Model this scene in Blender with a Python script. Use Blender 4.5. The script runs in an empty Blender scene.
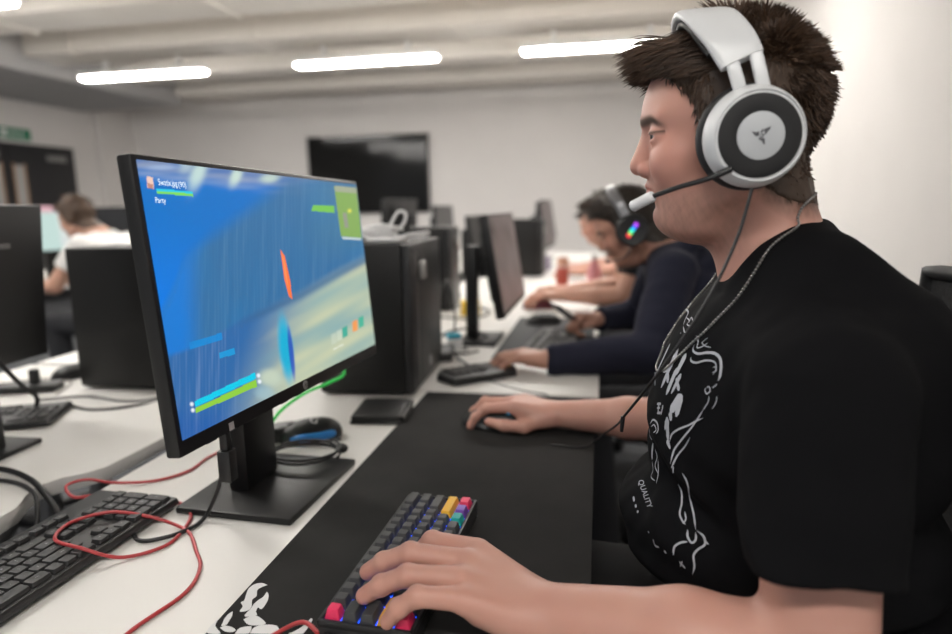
import bpy, bmesh, math, random
import numpy as np
from mathutils import Vector, Matrix

SC = bpy.context.scene
COL = SC.collection
rng = np.random.default_rng(7)
random.seed(7)
PI = math.pi

# ------------------------------------------------------------------ camera
CAM_Z = 1.175
YAW, PITCH, ROLL = math.radians(11.0), math.radians(9.9), math.radians(0.9)
_fw = np.array([-math.sin(YAW)*math.cos(PITCH), math.cos(YAW)*math.cos(PITCH), -math.sin(PITCH)])
_rt = np.array([math.cos(YAW), math.sin(YAW), 0.0]); _up = np.cross(_rt, _fw)
_r2 = _rt*math.cos(ROLL) - _up*math.sin(ROLL)
_u2 = _up*math.cos(ROLL) + _rt*math.sin(ROLL)
cd = bpy.data.cameras.new('camera'); cam = bpy.data.objects.new('camera', cd); COL.objects.link(cam)
M = Matrix.Identity(4)
for i in range(3):
    M[i][0], M[i][1], M[i][2] = _r2[i], _u2[i], -_fw[i]
M[2][3] = CAM_Z
cam.matrix_world = M
cd.sensor_width = 36.0; cd.lens = 24.013; cd.clip_start = 0.02; cd.clip_end = 60
cd.dof.use_dof = True; cd.dof.focus_distance = 0.76; cd.dof.aperture_fstop = 2.2
SC.camera = cam

# ------------------------------------------------------------------ world and exposure
w = bpy.data.worlds.new('world'); SC.world = w; w.use_nodes = True
w.node_tree.nodes['Background'].inputs[0].default_value = (0.95, 0.97, 1.0, 1)
w.node_tree.nodes['Background'].inputs[1].default_value = 0.35
vs = SC.view_settings
vs.view_transform = 'Standard'; vs.look = 'None'; vs.gamma = 1; vs.exposure = 0.24; vs.use_curve_mapping = False
LAMP_STRENGTH = 56.0
# ------------------------------------------------------------------ materials
def s2l(c):
    c = np.asarray(c, float)/255.0
    return np.where(c <= 0.04045, c/12.92, ((c+0.055)/1.055)**2.4)
def lin(r, g, b): return tuple(float(v) for v in s2l((r, g, b)))
MATS = {}
def mat(name, col, rough=0.5, metal=0.0, spec=0.5, noise=0.0, nscale=40, bump=0.0, bscale=300, emit=None, estr=1.0, sheen=0.0, coat=0.0):
    if name in MATS: return MATS[name]
    m = bpy.data.materials.new(name); m.use_nodes = True
    nt = m.node_tree; b = nt.nodes['Principled BSDF']
    b.inputs['Base Color'].default_value = (*col, 1); b.inputs['Roughness'].default_value = rough
    b.inputs['Metallic'].default_value = metal; b.inputs['Specular IOR Level'].default_value = spec
    if sheen: b.inputs['Sheen Weight'].default_value = sheen; b.inputs['Sheen Roughness'].default_value = 0.4
    if coat: b.inputs['Coat Weight'].default_value = coat
    tc = nt.nodes.new('ShaderNodeTexCoord')
    if noise:
        n = nt.nodes.new('ShaderNodeTexNoise'); n.inputs['Scale'].default_value = nscale; n.inputs['Detail'].default_value = 5
        nt.links.new(tc.outputs['Object'], n.inputs['Vector'])
        r = nt.nodes.new('ShaderNodeValToRGB')
        r.color_ramp.elements[0].position = 0.3; r.color_ramp.elements[1].position = 0.7
        r.color_ramp.elements[0].color = (*[c*(1-noise) for c in col], 1)
        r.color_ramp.elements[1].color = (*[min(1, c*(1+noise)) for c in col], 1)
        nt.links.new(n.outputs['Fac'], r.inputs['Fac']); nt.links.new(r.outputs['Color'], b.inputs['Base Color'])
    if bump:
        n2 = nt.nodes.new('ShaderNodeTexNoise'); n2.inputs['Scale'].default_value = bscale; n2.inputs['Detail'].default_value = 3
        nt.links.new(tc.outputs['Object'], n2.inputs['Vector'])
        bp = nt.nodes.new('ShaderNodeBump'); bp.inputs['Strength'].default_value = bump; bp.inputs['Distance'].default_value = 0.002
        nt.links.new(n2.outputs['Fac'], bp.inputs['Height']); nt.links.new(bp.outputs['Normal'], b.inputs['Normal'])
    if emit is not None:
        b.inputs['Emission Color'].default_value = (*emit, 1); b.inputs['Emission Strength'].default_value = estr
    MATS[name] = m; return m
def attr_mat(name, rough=0.5, spec=0.5, sss=0.0, emit=False, estr=1.0, bump=0.0, bscale=300, sheen=0):
    if name in MATS: return MATS[name]
    m = bpy.data.materials.new(name); m.use_nodes = True
    nt = m.node_tree; b = nt.nodes['Principled BSDF']
    a = nt.nodes.new('ShaderNodeAttribute'); a.attribute_name = 'Col'
    b.inputs['Roughness'].default_value = rough; b.inputs['Specular IOR Level'].default_value = spec
    if emit:
        b.inputs['Base Color'].default_value = (0.01, 0.01, 0.01, 1)
        nt.links.new(a.outputs['Color'], b.inputs['Emission Color']); b.inputs['Emission Strength'].default_value = estr
    else:
        nt.links.new(a.outputs['Color'], b.inputs['Base Color'])
    if sss:
        b.inputs['Subsurface Weight'].default_value = sss; b.inputs['Subsurface Radius'].default_value = (0.010, 0.004, 0.002)
        b.inputs['Subsurface Scale'].default_value = 0.6
    if sheen: b.inputs['Sheen Weight'].default_value = sheen
    if bump:
        tc = nt.nodes.new('ShaderNodeTexCoord')
        n2 = nt.nodes.new('ShaderNodeTexNoise'); n2.inputs['Scale'].default_value = bscale; n2.inputs['Detail'].default_value = 4
        nt.links.new(tc.outputs['Object'], n2.inputs['Vector'])
        bp = nt.nodes.new('ShaderNodeBump'); bp.inputs['Strength'].default_value = bump; bp.inputs['Distance'].default_value = 0.002
        nt.links.new(n2.outputs['Fac'], bp.inputs['Height']); nt.links.new(bp.outputs['Normal'], b.inputs['Normal'])
    MATS[name] = m; return m

# ------------------------------------------------------------------ scene bookkeeping
def tag(o, label=None, cat=None, group=None, kind=None):
    if label: o['label'] = label
    if cat: o['category'] = cat
    if group: o['group'] = group
    if kind: o['kind'] = kind
    return o
def thing(name, label, cat, loc=(0, 0, 0), rz=0.0, group=None):
    o = bpy.data.objects.new(name, None); COL.objects.link(o)
    o.location = loc; o.rotation_euler = (0, 0, rz); o.empty_display_size = 0.05
    return tag(o, label, cat, group)
def dup(root, loc=None, rz=None, label=None, group=None):
    def rec(o, par):
        c = o.copy(); COL.objects.link(c)
        if par is not None: c.parent = par
        for ch in [x for x in KIDS.get(o.name, [])]:
            cc = rec(ch, c); KIDS.setdefault(c.name, []).append(cc)
        return c
    r = rec(root, None)
    if loc is not None: r.location = loc
    if rz is not None: r.rotation_euler = (0, 0, rz)
    if label: r['label'] = label
    if group: r['group'] = group
    return r
KIDS = {}

# ------------------------------------------------------------------ mesh builder
class MB:
    def __init__(s): s.v = []; s.f = []; s.m = []; s.mi = 0
    def add(s, vs, fs):
        o = len(s.v); s.v.extend([tuple(float(c) for c in v) for v in vs]); s.f.extend([tuple(i+o for i in f) for f in fs]); s.m.extend([s.mi]*len(fs)); return s
    def box(s, lo, hi, bev=0.0, seg=2, rot=None, at=None, taper=None):
        bm = bmesh.new(); bmesh.ops.create_cube(bm, size=1)
        lo = np.array(lo, float); hi = np.array(hi, float)
        for v in bm.verts:
            p = np.array(v.co)+0.5
            q = lo+(hi-lo)*p
            if taper and p[2] > 0.5:
                c = (lo+hi)/2; q[0] = c[0]+(q[0]-c[0])*taper; q[1] = c[1]+(q[1]-c[1])*taper
            v.co = Vector(q)
        if bev > 0: bmesh.ops.bevel(bm, geom=bm.edges[:], offset=bev, segments=seg, affect='EDGES', profile=0.5)
        return s._bm(bm, rot, at)
    def _bm(s, bm, rot=None, at=None):
        bm.verts.index_update()
        vs = [np.array(v.co) for v in bm.verts]
        if rot is not None: vs = [np.array(rot) @ v for v in vs]
        if at is not None: vs = [v+np.array(at) for v in vs]
        s.add(vs, [[v.index for v in f.verts] for f in bm.faces]); bm.free(); return s
    def cyl(s, a, b, r1, r2=None, n=24, caps=True):
        r2 = r1 if r2 is None else r2
        return s.tube([a, b], [r1, r2], n, caps)
    def tube(s, pts, r, n=10, caps=True, sq=None):
        P = np.array(pts, float); k = len(P)
        R = np.full(k, r, float) if np.isscalar(r) else np.array(r, float)
        T = np.zeros_like(P); T[1:-1] = P[2:]-P[:-2]; T[0] = P[1]-P[0]; T[-1] = P[-1]-P[-2]
        T /= np.linalg.norm(T, axis=1)[:, None]+1e-12
        u = np.cross(T[0], [0, 0, 1.0])
        if np.linalg.norm(u) < 1e-3: u = np.cross(T[0], [1.0, 0, 0])
        u /= np.linalg.norm(u); vs = []
        for i in range(k):
            u = u-T[i]*np.dot(u, T[i]); u /= np.linalg.norm(u); v = np.cross(T[i], u)
            for j in range(n):
                a = 2*PI*j/n
                vs.append(P[i]+R[i]*(math.cos(a)*u+math.sin(a)*v))
        fs = [(i*n+j, i*n+(j+1) % n, (i+1)*n+(j+1) % n, (i+1)*n+j) for i in range(k-1) for j in range(n)]
        if caps: fs += [tuple(range(n))[::-1], tuple((k-1)*n+j for j in range(n))]
        return s.add(vs, fs)
    def lathe(s, prof, n=32, rot=None, at=(0, 0, 0), sx=1, sy=1):
        vs = []; k = len(prof); rot = np.eye(3) if rot is None else np.array(rot)
        for (r, z) in prof:
            for j in range(n):
                a = 2*PI*j/n; vs.append(rot @ np.array([sx*r*math.cos(a), sy*r*math.sin(a), z])+np.array(at))
        fs = [(i*n+j, i*n+(j+1) % n, (i+1)*n+(j+1) % n, (i+1)*n+j) for i in range(k-1) for j in range(n)]
        fs += [tuple(range(n))[::-1], tuple((k-1)*n+j for j in range(n))]
        return s.add(vs, fs)
    def prism(s, poly, z0, z1, rot=None, at=None, bev=0.0):
        bm = bmesh.new()
        f = bm.faces.new([bm.verts.new((x, y, z0)) for x, y in poly])
        bm.normal_update()
        if f.normal.z > 0: bmesh.ops.reverse_faces(bm, faces=[f])
        r = bmesh.ops.extrude_face_region(bm, geom=[f])
        for v in r['geom']:
            if isinstance(v, bmesh.types.BMVert): v.co.z = z1
        bmesh.ops.recalc_face_normals(bm, faces=bm.faces[:])
        if bev > 0: bmesh.ops.bevel(bm, geom=[e for e in bm.edges if abs(e.verts[0].co.z-e.verts[1].co.z) < 1e-6], offset=bev, segments=2, affect='EDGES', profile=0.5)
        return s._bm(bm, rot, at)
    def ball(s, c, r, n=16, m=10, rot=None):
        r = np.array([r]*3 if np.isscalar(r) else r, float); rot = np.eye(3) if rot is None else np.array(rot)
        vs = []
        for i in range(1, m):
            t = PI*i/m
            for j in range(n):
                a = 2*PI*j/n; vs.append(rot @ (r*np.array([math.sin(t)*math.cos(a), math.sin(t)*math.sin(a), math.cos(t)]))+np.array(c))
        o = len(vs); vs += [rot @ (r*np.array([0, 0, 1.]))+np.array(c), rot @ (r*np.array([0, 0, -1.]))+np.array(c)]
        fs = [(i*n+j, (i+1)*n+j, (i+1)*n+(j+1) % n, i*n+(j+1) % n) for i in range(m-2) for j in range(n)]
        fs += [(o, j, (j+1) % n) for j in range(n)] + [(o+1, (m-2)*n+(j+1) % n, (m-2)*n+j) for j in range(n)]
        return s.add(vs, fs)
    def build(s, name, mats, parent=None, smooth=35, loc=None, cols=None):
        me = bpy.data.meshes.new(name); me.from_pydata(s.v, [], s.f); me.update()
        if not isinstance(mats, (list, tuple)): mats = [mats]
        for m_ in mats: me.materials.append(m_)
        if len(mats) > 1: me.polygons.foreach_set('material_index', np.array(s.m, dtype=np.int32))
        if cols is not None: set_cols(me, cols)
        if smooth: shade(me, smooth)
        o = bpy.data.objects.new(name, me); COL.objects.link(o)
        if parent is not None: o.parent = parent; KIDS.setdefault(parent.name, []).append(o)
        if loc is not None: o.location = loc
        return o
def shade(me, ang):
    me.polygons.foreach_set('use_smooth', np.ones(len(me.polygons), dtype=bool))
    if ang < 180: me.set_sharp_from_angle(angle=math.radians(ang))
    me.update()
def set_cols(me, cols):
    a = me.color_attributes.new('Col', 'FLOAT_COLOR', 'POINT')
    c = np.ones((len(me.vertices), 4), dtype=np.float32); c[:, :3] = cols
    a.data.foreach_set('color', c.ravel())
def mesh_np(name, V, Fq, m_, parent=None, cols=None, smooth=180, extra=None):
    me = bpy.data.meshes.new(name)
    V = np.asarray(V, dtype=np.float32); Fq = np.asarray(Fq, dtype=np.int32); n, k = Fq.shape
    me.vertices.add(len(V)); me.vertices.foreach_set('co', V.ravel())
    me.loops.add(n*k); me.loops.foreach_set('vertex_index', Fq.ravel())
    me.polygons.add(n); me.polygons.foreach_set('loop_start', np.arange(0, n*k, k, dtype=np.int32))
    me.update(calc_edges=True); me.validate()
    for q in (m_ if isinstance(m_, (list, tuple)) else [m_]): me.materials.append(q)
    if cols is not None: set_cols(me, cols)
    shade(me, smooth)
    o = bpy.data.objects.new(name, me); COL.objects.link(o)
    if parent is not None: o.parent = parent; KIDS.setdefault(parent.name, []).append(o)
    return o
def spline(pts, n=12):
    P = np.array(pts, float); P = np.vstack([2*P[0]-P[1], P, 2*P[-1]-P[-2]]); out = []
    for i in range(1, len(P)-2):
        p0, p1, p2, p3 = P[i-1:i+3]
        for t in np.linspace(0, 1, n, endpoint=False):
            out.append(0.5*((2*p1)+(p2-p0)*t+(2*p0-5*p1+4*p2-p3)*t*t+(3*p1-p0-3*p2+p3)*t**3))
    out.append(P[-2]); return np.array(out)
def rotz(a): c, s = math.cos(a), math.sin(a); return np.array([[c, -s, 0], [s, c, 0], [0, 0, 1.0]])
def roty(a): c, s = math.cos(a), math.sin(a); return np.array([[c, 0, s], [0, 1, 0], [-s, 0, c]])
def rotx(a): c, s = math.cos(a), math.sin(a); return np.array([[1, 0, 0], [0, c, -s], [0, s, c]])
def text_polys(txt, size, font_shear=0.0):
    """letter outlines as triangles/quads in the xy plane"""
    cu = bpy.data.curves.new('t', 'FONT'); cu.body = txt; cu.size = size; cu.align_x = 'CENTER'; cu.align_y = 'CENTER'; cu.shear = font_shear; cu.resolution_u = 3
    o = bpy.data.objects.new('t', cu); COL.objects.link(o)
    dg = bpy.context.evaluated_depsgraph_get(); dg.update()
    me = bpy.data.meshes.new_from_object(o.evaluated_get(dg))
    vs = [tuple(v.co) for v in me.vertices]; fs = [tuple(p.vertices) for p in me.polygons]
    bpy.data.objects.remove(o); bpy.data.curves.remove(cu); bpy.data.meshes.remove(me)
    return vs, fs
# ------------------------------------------------------------------ smooth-surface modelling (signed distances -> one continuous mesh)
def _n(v): return np.sqrt(np.einsum('ij,ij->i', v, v))
class SDF:
    """ordered list of rounded shapes blended into one body"""
    def __init__(s): s.p = []
    def cone(s, a, b, r1, r2=None, k=0.01, sub=False):
        a = np.array(a, np.float32); b = np.array(b, np.float32); r2 = r1 if r2 is None else r2
        s.p.append(('c', (a+b)/2, float(np.linalg.norm(b-a)/2+max(r1, r2)), k, sub, (a, b, r1, r2))); return s
    def ell(s, c, r, k=0.01, R=None, sub=False):
        c = np.array(c, np.float32); r = np.array([r]*3 if np.isscalar(r) else r, np.float32)
        R = np.eye(3, dtype=np.float32) if R is None else np.array(R, np.float32)
        s.p.append(('e', c, float(r.max()), k, sub, (c, r, R))); return s
    def torus(s, c, R, rad, r, k=0.004, sy=1.0):
        s.p.append(('t', np.array(c, np.float32), rad*max(1, sy)+r, k, False, (np.array(c, np.float32), np.array(R, np.float32), rad, r, sy))); return s
    def cut(s, pt, nrm, c, br, k=0.003):
        """remove what lies on the +nrm side of the plane inside the ball (c, br)"""
        s.p.append(('h', np.array(c, np.float32), br, k, True, (np.array(pt, np.float32), np.array(nrm, np.float32), np.array(c, np.float32), br))); return s
    def fn(s, f, c, br, k=0.01, sub=False):
        s.p.append(('f', np.array(c, np.float32), br, k, sub, f)); return s
    def xf(s, R, t):
        """rigid move of everything so far"""
        R = np.array(R, np.float32); t = np.array(t, np.float32); q = []
        for (ty, c, br, k, sub, d) in s.p:
            c2 = R @ c+t
            if ty == 'c': d = (R @ d[0]+t, R @ d[1]+t, d[2], d[3])
            elif ty == 'e': d = (c2, d[1], R @ d[2])
            elif ty == 't': d = (c2, R @ d[1], *d[2:])
            elif ty == 'h': d = (R @ d[0]+t, R @ d[1], R @ d[2]+t, d[3])
            elif ty == 'f': d = (lambda P, g=d: g((P-t) @ R))
            q.append((ty, c2, br, k, sub, d))
        s.p = q; return s
    def ext(s, o): s.p += o.p; return s
    def __call__(s, P, cc=None, cr=None):
        P = P.astype(np.float32); d = np.full(len(P), 1e3, np.float32)
        for (ty, c, br, k, sub, a) in s.p:
            if cc is not None:
                g = float(np.linalg.norm(cc-c))-br-cr
                if g > 0.03+2*k:
                    if not sub and g < 0.2: d = np.minimum(d, g+0.02)
                    continue
            if ty == 'c':
                A, B, r1, r2 = a; ba = B-A; q = P-A
                t = np.clip((q @ ba)/max(1e-12, float(ba @ ba)), 0, 1)
                e = _n(q-t[:, None]*ba)-(r1+(r2-r1)*t)
            elif ty == 'e':
                C, r, R = a; q = (P-C) @ R
                k0 = _n(q/r); k1 = _n(q/(r*r))+1e-9; e = k0*(k0-1)/k1
                e = np.where(k0 < 1e-3, -r.min(), e)
            elif ty == 't':
                C, R, rad, r, sy = a; q = (P-C) @ R
                rr = np.sqrt(q[:, 0]**2+(q[:, 1]/sy)**2)-rad; e = np.sqrt(rr**2+q[:, 2]**2)-r
            elif ty == 'h':
                pt, nr, C, b = a; e = np.maximum(-((P-pt) @ nr), _n(P-C)-b)
            else: e = a(P)
            if sub:
                e = -e; h = np.clip(0.5-0.5*(e-d)/k, 0, 1) if k else (e < d)
                # smooth max(d, e)
                h = np.clip(0.5+0.5*(e-d)/k, 0, 1); d = d+(e-d)*h+k*h*(1-h)
            else:
                h = np.clip(0.5+0.5*(e-d)/k, 0, 1); d = e+(d-e)*h-k*h*(1-h)
        return d
    def bounds(s):
        lo = np.min([p[1]-p[2] for p in s.p if not p[4]], axis=0); hi = np.max([p[1]+p[2] for p in s.p if not p[4]], axis=0)
        return lo, hi

def mesh_sdf(f, vox, lo=None, hi=None, B=8, newton=2):
    if lo is None: lo, hi = f.bounds()
    lo = np.array(lo, float)-2*vox; hi = np.array(hi, float)+2*vox
    bs = B*vox; nb = np.ceil((hi-lo)/bs).astype(int)
    G = np.stack(np.meshgrid(*[np.arange(k) for k in nb], indexing='ij'), -1).reshape(-1, 3)
    C = lo+(G+0.5)*bs
    keep = []
    for i in range(0, len(C), 60000):
        keep.append(np.abs(f(C[i:i+60000])) < bs*0.87*1.35+0.012)
    G = G[np.concatenate(keep)]
    code = np.zeros(len(G), np.int64)
    for b in range(9):
        for ax in range(3): code |= ((G[:, ax] >> b) & 1).astype(np.int64) << (3*b+ax)
    G = G[np.argsort(code)]
    N = nb*B+1; S = (int(N[1]*N[2]), int(N[2]), 1)
    off = np.stack(np.meshgrid(*[np.arange(B+1)]*3, indexing='ij'), -1).reshape(-1, 3)
    ids = []; vs = []; edges = [[], [], []]; nB = B+1
    for i in range(0, len(G), 24):
        g = G[i:i+24]; idx = (g[:, None, :]*B+off[None]).astype(np.int64)
        P = lo+idx*vox; Pf = P.reshape(-1, 3); cc = (Pf.min(0)+Pf.max(0))/2; cr = np.linalg.norm(Pf.max(0)-Pf.min(0))/2
        D = f(Pf, cc.astype(np.float32), cr).reshape(len(g), nB, nB, nB)
        if not ((D < 0).any() and (D > 0).any()): continue
        c8 = [D[:, dx:dx+B, dy:dy+B, dz:dz+B] for dx in (0, 1) for dy in (0, 1) for dz in (0, 1)]
        neg = sum((c < 0).astype(np.int8) for c in c8)
        act = (neg > 0) & (neg < 8)
        if not act.any(): continue
        w_ = np.where(act)
        base = g[w_[0]]*B+np.stack(w_[1:], -1)
        cv = np.stack([c[w_] for c in c8], -1); acc = np.zeros((len(base), 3)); cnt = np.zeros(len(base))
        offs = [np.array([dx, dy, dz]) for dx in (0, 1) for dy in (0, 1) for dz in (0, 1)]
        for a in range(8):
            for b in range(a+1, 8):
                if np.abs(offs[a]-offs[b]).sum() != 1: continue
                da, db = cv[:, a], cv[:, b]; x = (da < 0) != (db < 0)
                t = np.where(x, da/(da-db+1e-20), 0)
                acc += np.where(x[:, None], offs[a]+(offs[b]-offs[a])*t[:, None], 0); cnt += x
        ids.append(base @ np.array(S)); vs.append(lo+(base+acc/cnt[:, None])*vox)
        for ax, ci in ((0, 4), (1, 2), (2, 1)):
            x = (cv[:, 0] < 0) != (cv[:, ci] < 0)
            edges[ax].append(np.stack([ids[-1][x], (cv[:, 0] < 0)[x]], -1))
    ids = np.concatenate(ids); V = np.concatenate(vs)
    o = np.argsort(ids); ids = ids[o]; V = V[o]
    Q = []
    for ax in range(3):
        e = np.concatenate(edges[ax]); i0, inside = e[:, 0], e[:, 1].astype(bool)
        u, v = [(S[1], S[2]), (S[2], S[0]), (S[0], S[1])][ax]
        q = np.stack([i0, i0-u, i0-u-v, i0-v], -1)
        q[~inside] = q[~inside][:, ::-1]
        p = np.searchsorted(ids, q); p = np.clip(p, 0, len(ids)-1); ok = (ids[p] == q).all(1)
        Q.append(p[ok])
    Q = np.concatenate(Q)
    for it in range(newton):
        e = vox*0.5
        for i in range(0, len(V), 40000):
            p = V[i:i+40000]; d = f(p)
            gr = np.stack([f(p+e*np.eye(3)[a])-f(p-e*np.eye(3)[a]) for a in range(3)], -1)/(2*e)
            n2 = np.maximum((gr*gr).sum(1), 0.2)
            st = -(d/n2)[:, None]*gr; ln = np.linalg.norm(st, axis=1, keepdims=True)
            V[i:i+40000] = p+st*np.minimum(1, vox*0.6/np.maximum(ln, 1e-9))
    return V, Q
def sdf_obj(name, f, vox, m_, parent=None, colfn=None, **kw):
    V, Q = mesh_sdf(f, vox, **kw)
    return mesh_np(name, V, Q, m_, parent, colfn(V) if colfn else None)
def vnoise(P, s, seed=0):
    """cheap smooth noise from summed sines"""
    r = np.random.default_rng(seed); d = np.zeros(len(P))
    for i in range(6):
        k = r.normal(size=3); k *= s*(0.6+0.8*r.random())/np.linalg.norm(k); d += np.sin(P @ k*2*PI+r.random()*6.28)
    return d/6
# ------------------------------------------------------------------ people
def unit(v): v = np.array(v, float); return v/np.linalg.norm(v)
def head_sdf():
    """head about its own centre, looking along -x"""
    h = SDF()
    h.ell((0.002, 0, 0.030), (0.092, 0.074, 0.082))
    h.ell((-0.044, 0, 0.014), (0.0475, 0.058, 0.040), k=0.02)
    h.ell((-0.034, 0, -0.035), (0.050, 0.056, 0.062), k=0.02)
    h.ell((-0.026, 0, -0.072), (0.048, 0.054, 0.042), k=0.02)
    for s in (-1, 1):
        h.cone((0.006, 0.052*s, -0.060), (-0.052, 0.018*s, -0.096), 0.019, 0.014, k=0.02)
        h.ell((-0.060, 0.036*s, -0.036), (0.023, 0.022, 0.022), k=0.02)
    h.ell((-0.0625, 0, -0.095), (0.0145, 0.019, 0.0145), k=0.014)
    h.ell((-0.018, 0, -0.104), (0.044, 0.044, 0.024), k=0.02)
    h.ell((-0.060, 0, -0.062), (0.0255, 0.029, 0.024), k=0.012)
    for s in (-1, 1):                                              # sockets
        h.ell((-0.0965, 0.034*s, -0.006), (0.016, 0.017, 0.0135), k=0.012, sub=True)
        h.cone((-0.088, 0.012*s, 0.0115), (-0.0735, 0.045*s, 0.0125), 0.0058, 0.005, k=0.010)
        h.ell((-0.0735, 0.033*s, -0.0075), 0.0138, k=0.005)          # lids over the eyeball
    for s in (-1, 1):
        h.cone((-0.0895, 0.024*s, -0.0095), (-0.0835, 0.0425*s, -0.0088), 0.0030, 0.0025, k=0.002, sub=True)
    h.cone((-0.0850, 0, -0.003), (-0.0935, 0, -0.033), 0.0078, 0.0098, k=0.008)
    h.cone((-0.0880, 0, -0.010), (-0.0940, 0, -0.030), 0.0062, 0.0085, k=0.006)
    h.ell((-0.0955, 0, -0.0385), (0.0106, 0.0108, 0.0096), k=0.006)
    for s in (-1, 1):
        h.ell((-0.0865, 0.0125*s, -0.0425), (0.0108, 0.0072, 0.0086), k=0.005)
        h.ell((-0.0915, 0.0068*s, -0.0492), (0.0045, 0.0028, 0.003), k=0.003, sub=True)
    for s in (-1, 1):                                              # lips
        h.cone((-0.0835, 0.003*s, -0.0600), (-0.0715, 0.022*s, -0.0638), 0.0047, 0.0024, k=0.004)
        h.cone((-0.0810, 0.002*s, -0.0690), (-0.0710, 0.021*s, -0.0655), 0.0052, 0.0024, k=0.004)
        h.cone((-0.0890, 0.0, -0.0644), (-0.0755, 0.025*s, -0.0644), 0.0010, 0.0008, k=0.003, sub=True)
    h.ell((-0.0835, 0, -0.0815), (0.0080, 0.016, 0.0042), k=0.008, sub=True)
    for s in (-1, 1):                                              # ears
        h.ell((0.004, 0.073*s, -0.010), (0.017, 0.008, 0.029), k=0.006, R=roty(0.2))
        h.ell((-0.001, 0.081*s, -0.010), (0.008, 0.005, 0.015), k=0.004, sub=True)
    return h
def face_cols(P, skin, brow, stub=0.0):
    """skin, lip, brow and stubble colours of a head in its own frame"""
    c = np.tile(np.array(skin), (len(P), 1)).astype(float)
    x, y, z = P[:, 0], np.abs(P[:, 1]), P[:, 2]
    def mix(wt, col):
        nonlocal c
        c = c*(1-wt[:, None])+np.array(col)*wt[:, None]
    sm = lambda v, a, b: np.clip((v-a)/(b-a), 0, 1)**2*(3-2*np.clip((v-a)/(b-a), 0, 1))
    near = (x > -0.12) & (x < 0.06) & (y < 0.09) & (z > -0.15)
    sk = np.array(skin)
    red = np.exp(-((x+0.065)/0.03)**2-((y-0.045)/0.025)**2-((z+0.035)/0.028)**2)+0.7*np.exp(-((x+0.098)/0.012)**2-((z+0.038)/0.015)**2)
    mix(0.35*np.clip(red, 0, 1)*near, sk*np.array([1.0, 0.72, 0.70]))
    if stub:
        n = vnoise(P, 90, 3)*0.5+vnoise(P, 210, 5)*0.5
        jaw = sm(-z, 0.052, 0.085)*sm(-x, -0.035, 0.0)*near*sm(z, -0.150, -0.125)
        jaw = np.maximum(jaw, 0.6*near*np.exp(-((z+0.0535)/0.006)**2)*(x < -0.065)*(y < 0.03))
        mix(np.clip(stub*jaw*(0.75+0.7*n), 0, 1), np.array([0.13, 0.085, 0.065]))
    lip = near*(y < 0.0235)*(x < -0.066)*sm(0.0235-y, 0, 0.008)*np.exp(-((z+0.0648)/(0.0062-0.12*y))**4)
    mix(0.75*lip, sk*np.array([0.72, 0.42, 0.42]))
    bz = z-(0.0085-2.2*np.maximum(0, y-0.035)**2*20+0.05*(y-0.02))
    br = near*(x < -0.05)*sm(y, 0.008, 0.014)*sm(0.053-y, 0, 0.010)*np.exp(-(bz/0.0050)**4)
    mix(0.92*br, brow)
    lash = near*(x < -0.07)*(y > 0.018)*(y < 0.050)*np.exp(-((z+0.0048)/0.0018)**2)*(x > -0.0905)
    mix(0.9*lash, brow*1 if False else np.array(brow)*0.6)
    return c
FL = [(.047, .027, .021, .0090), (.052, .031, .022, .0093), (.048, .029, .022, .0089), (.037, .022, .019, .0080)]
MC = [(.088, .029), (.091, .007), (.085, -.015), (.076, -.035)]
def hand_sdf(w, f, u, s, fing, thumb, sc=1.0, fat=1.0):
    """w wrist, f to the fingers, u out of the back of the hand, s to the thumb; fing = 4 x (spread, curl, curl, curl)"""
    w = np.array(w, float); f = unit(f); u = unit(np.array(u)-f*np.dot(u, f)); s = unit(np.array(s)-f*np.dot(s, f)-u*np.dot(s, u))
    h = SDF(); L = lambda a, b, c: w+sc*(f*a+s*b+u*c)
    for i, (a, b) in enumerate(MC):
        h.cone(L(0.004, b*0.45, 0), L(a-.012, b*0.96, 0.001), 0.0165*sc, (0.0135 if i < 3 else 0.0125)*sc, k=0.012)
    h.cone(L(0.012, 0.022, -0.008), L(0.058, 0.026, -0.010), 0.0155*sc, 0.012*sc, k=0.012)     # thumb ball
    h.cone(L(0.012, -0.018, -0.008), L(0.05, -0.026, -0.008), 0.0135*sc, 0.012*sc, k=0.012)
    ends = []
    for i, (sp, c1, c2, c3) in enumerate(fing):
        l1, l2, l3, r = [v*sc for v in FL[i]]; r *= fat
        d = f*math.cos(sp)+s*math.sin(sp); p = L(MC[i][0]-.006, MC[i][1], 0.001); a = 0
        q = SDF()
        for j, (c, l) in enumerate(((c1, l1), (c2, l2), (c3, l3))):
            a += c; n = p+l*(d*math.cos(a)-u*math.sin(a)); rr = r*(1.06, 0.98, 0.90, 0.80)[j]; r2 = r*(1.06, 0.98, 0.90, 0.80)[j+1]
            if j == 0: q.cone(p, n, rr*1.12, r2, k=0.004)
            else: q.cone(p, n, rr, r2, k=0.004)
            q.ell(p, rr*1.01, k=0.004) if j else None
            p = n
        ends.append((p, d*math.cos(a)-u*math.sin(a)))
        c0 = np.mean([x[1] for x in q.p], axis=0); R0 = max(np.linalg.norm(x[1]-c0)+x[2] for x in q.p)
        h.fn(lambda P, q=q: q(P), c0, float(R0), k=0.0045)
    t = [L(*p) for p in thumb]
    rs = [0.0135*sc, 0.0118*sc, 0.0105*sc, 0.0085*sc]
    for j in range(3): h.cone(t[j], t[j+1], rs[j], rs[j+1], k=0.008)
    h.tips = ends+[(t[3], unit(t[3]-t[2]))]
    return h
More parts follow.
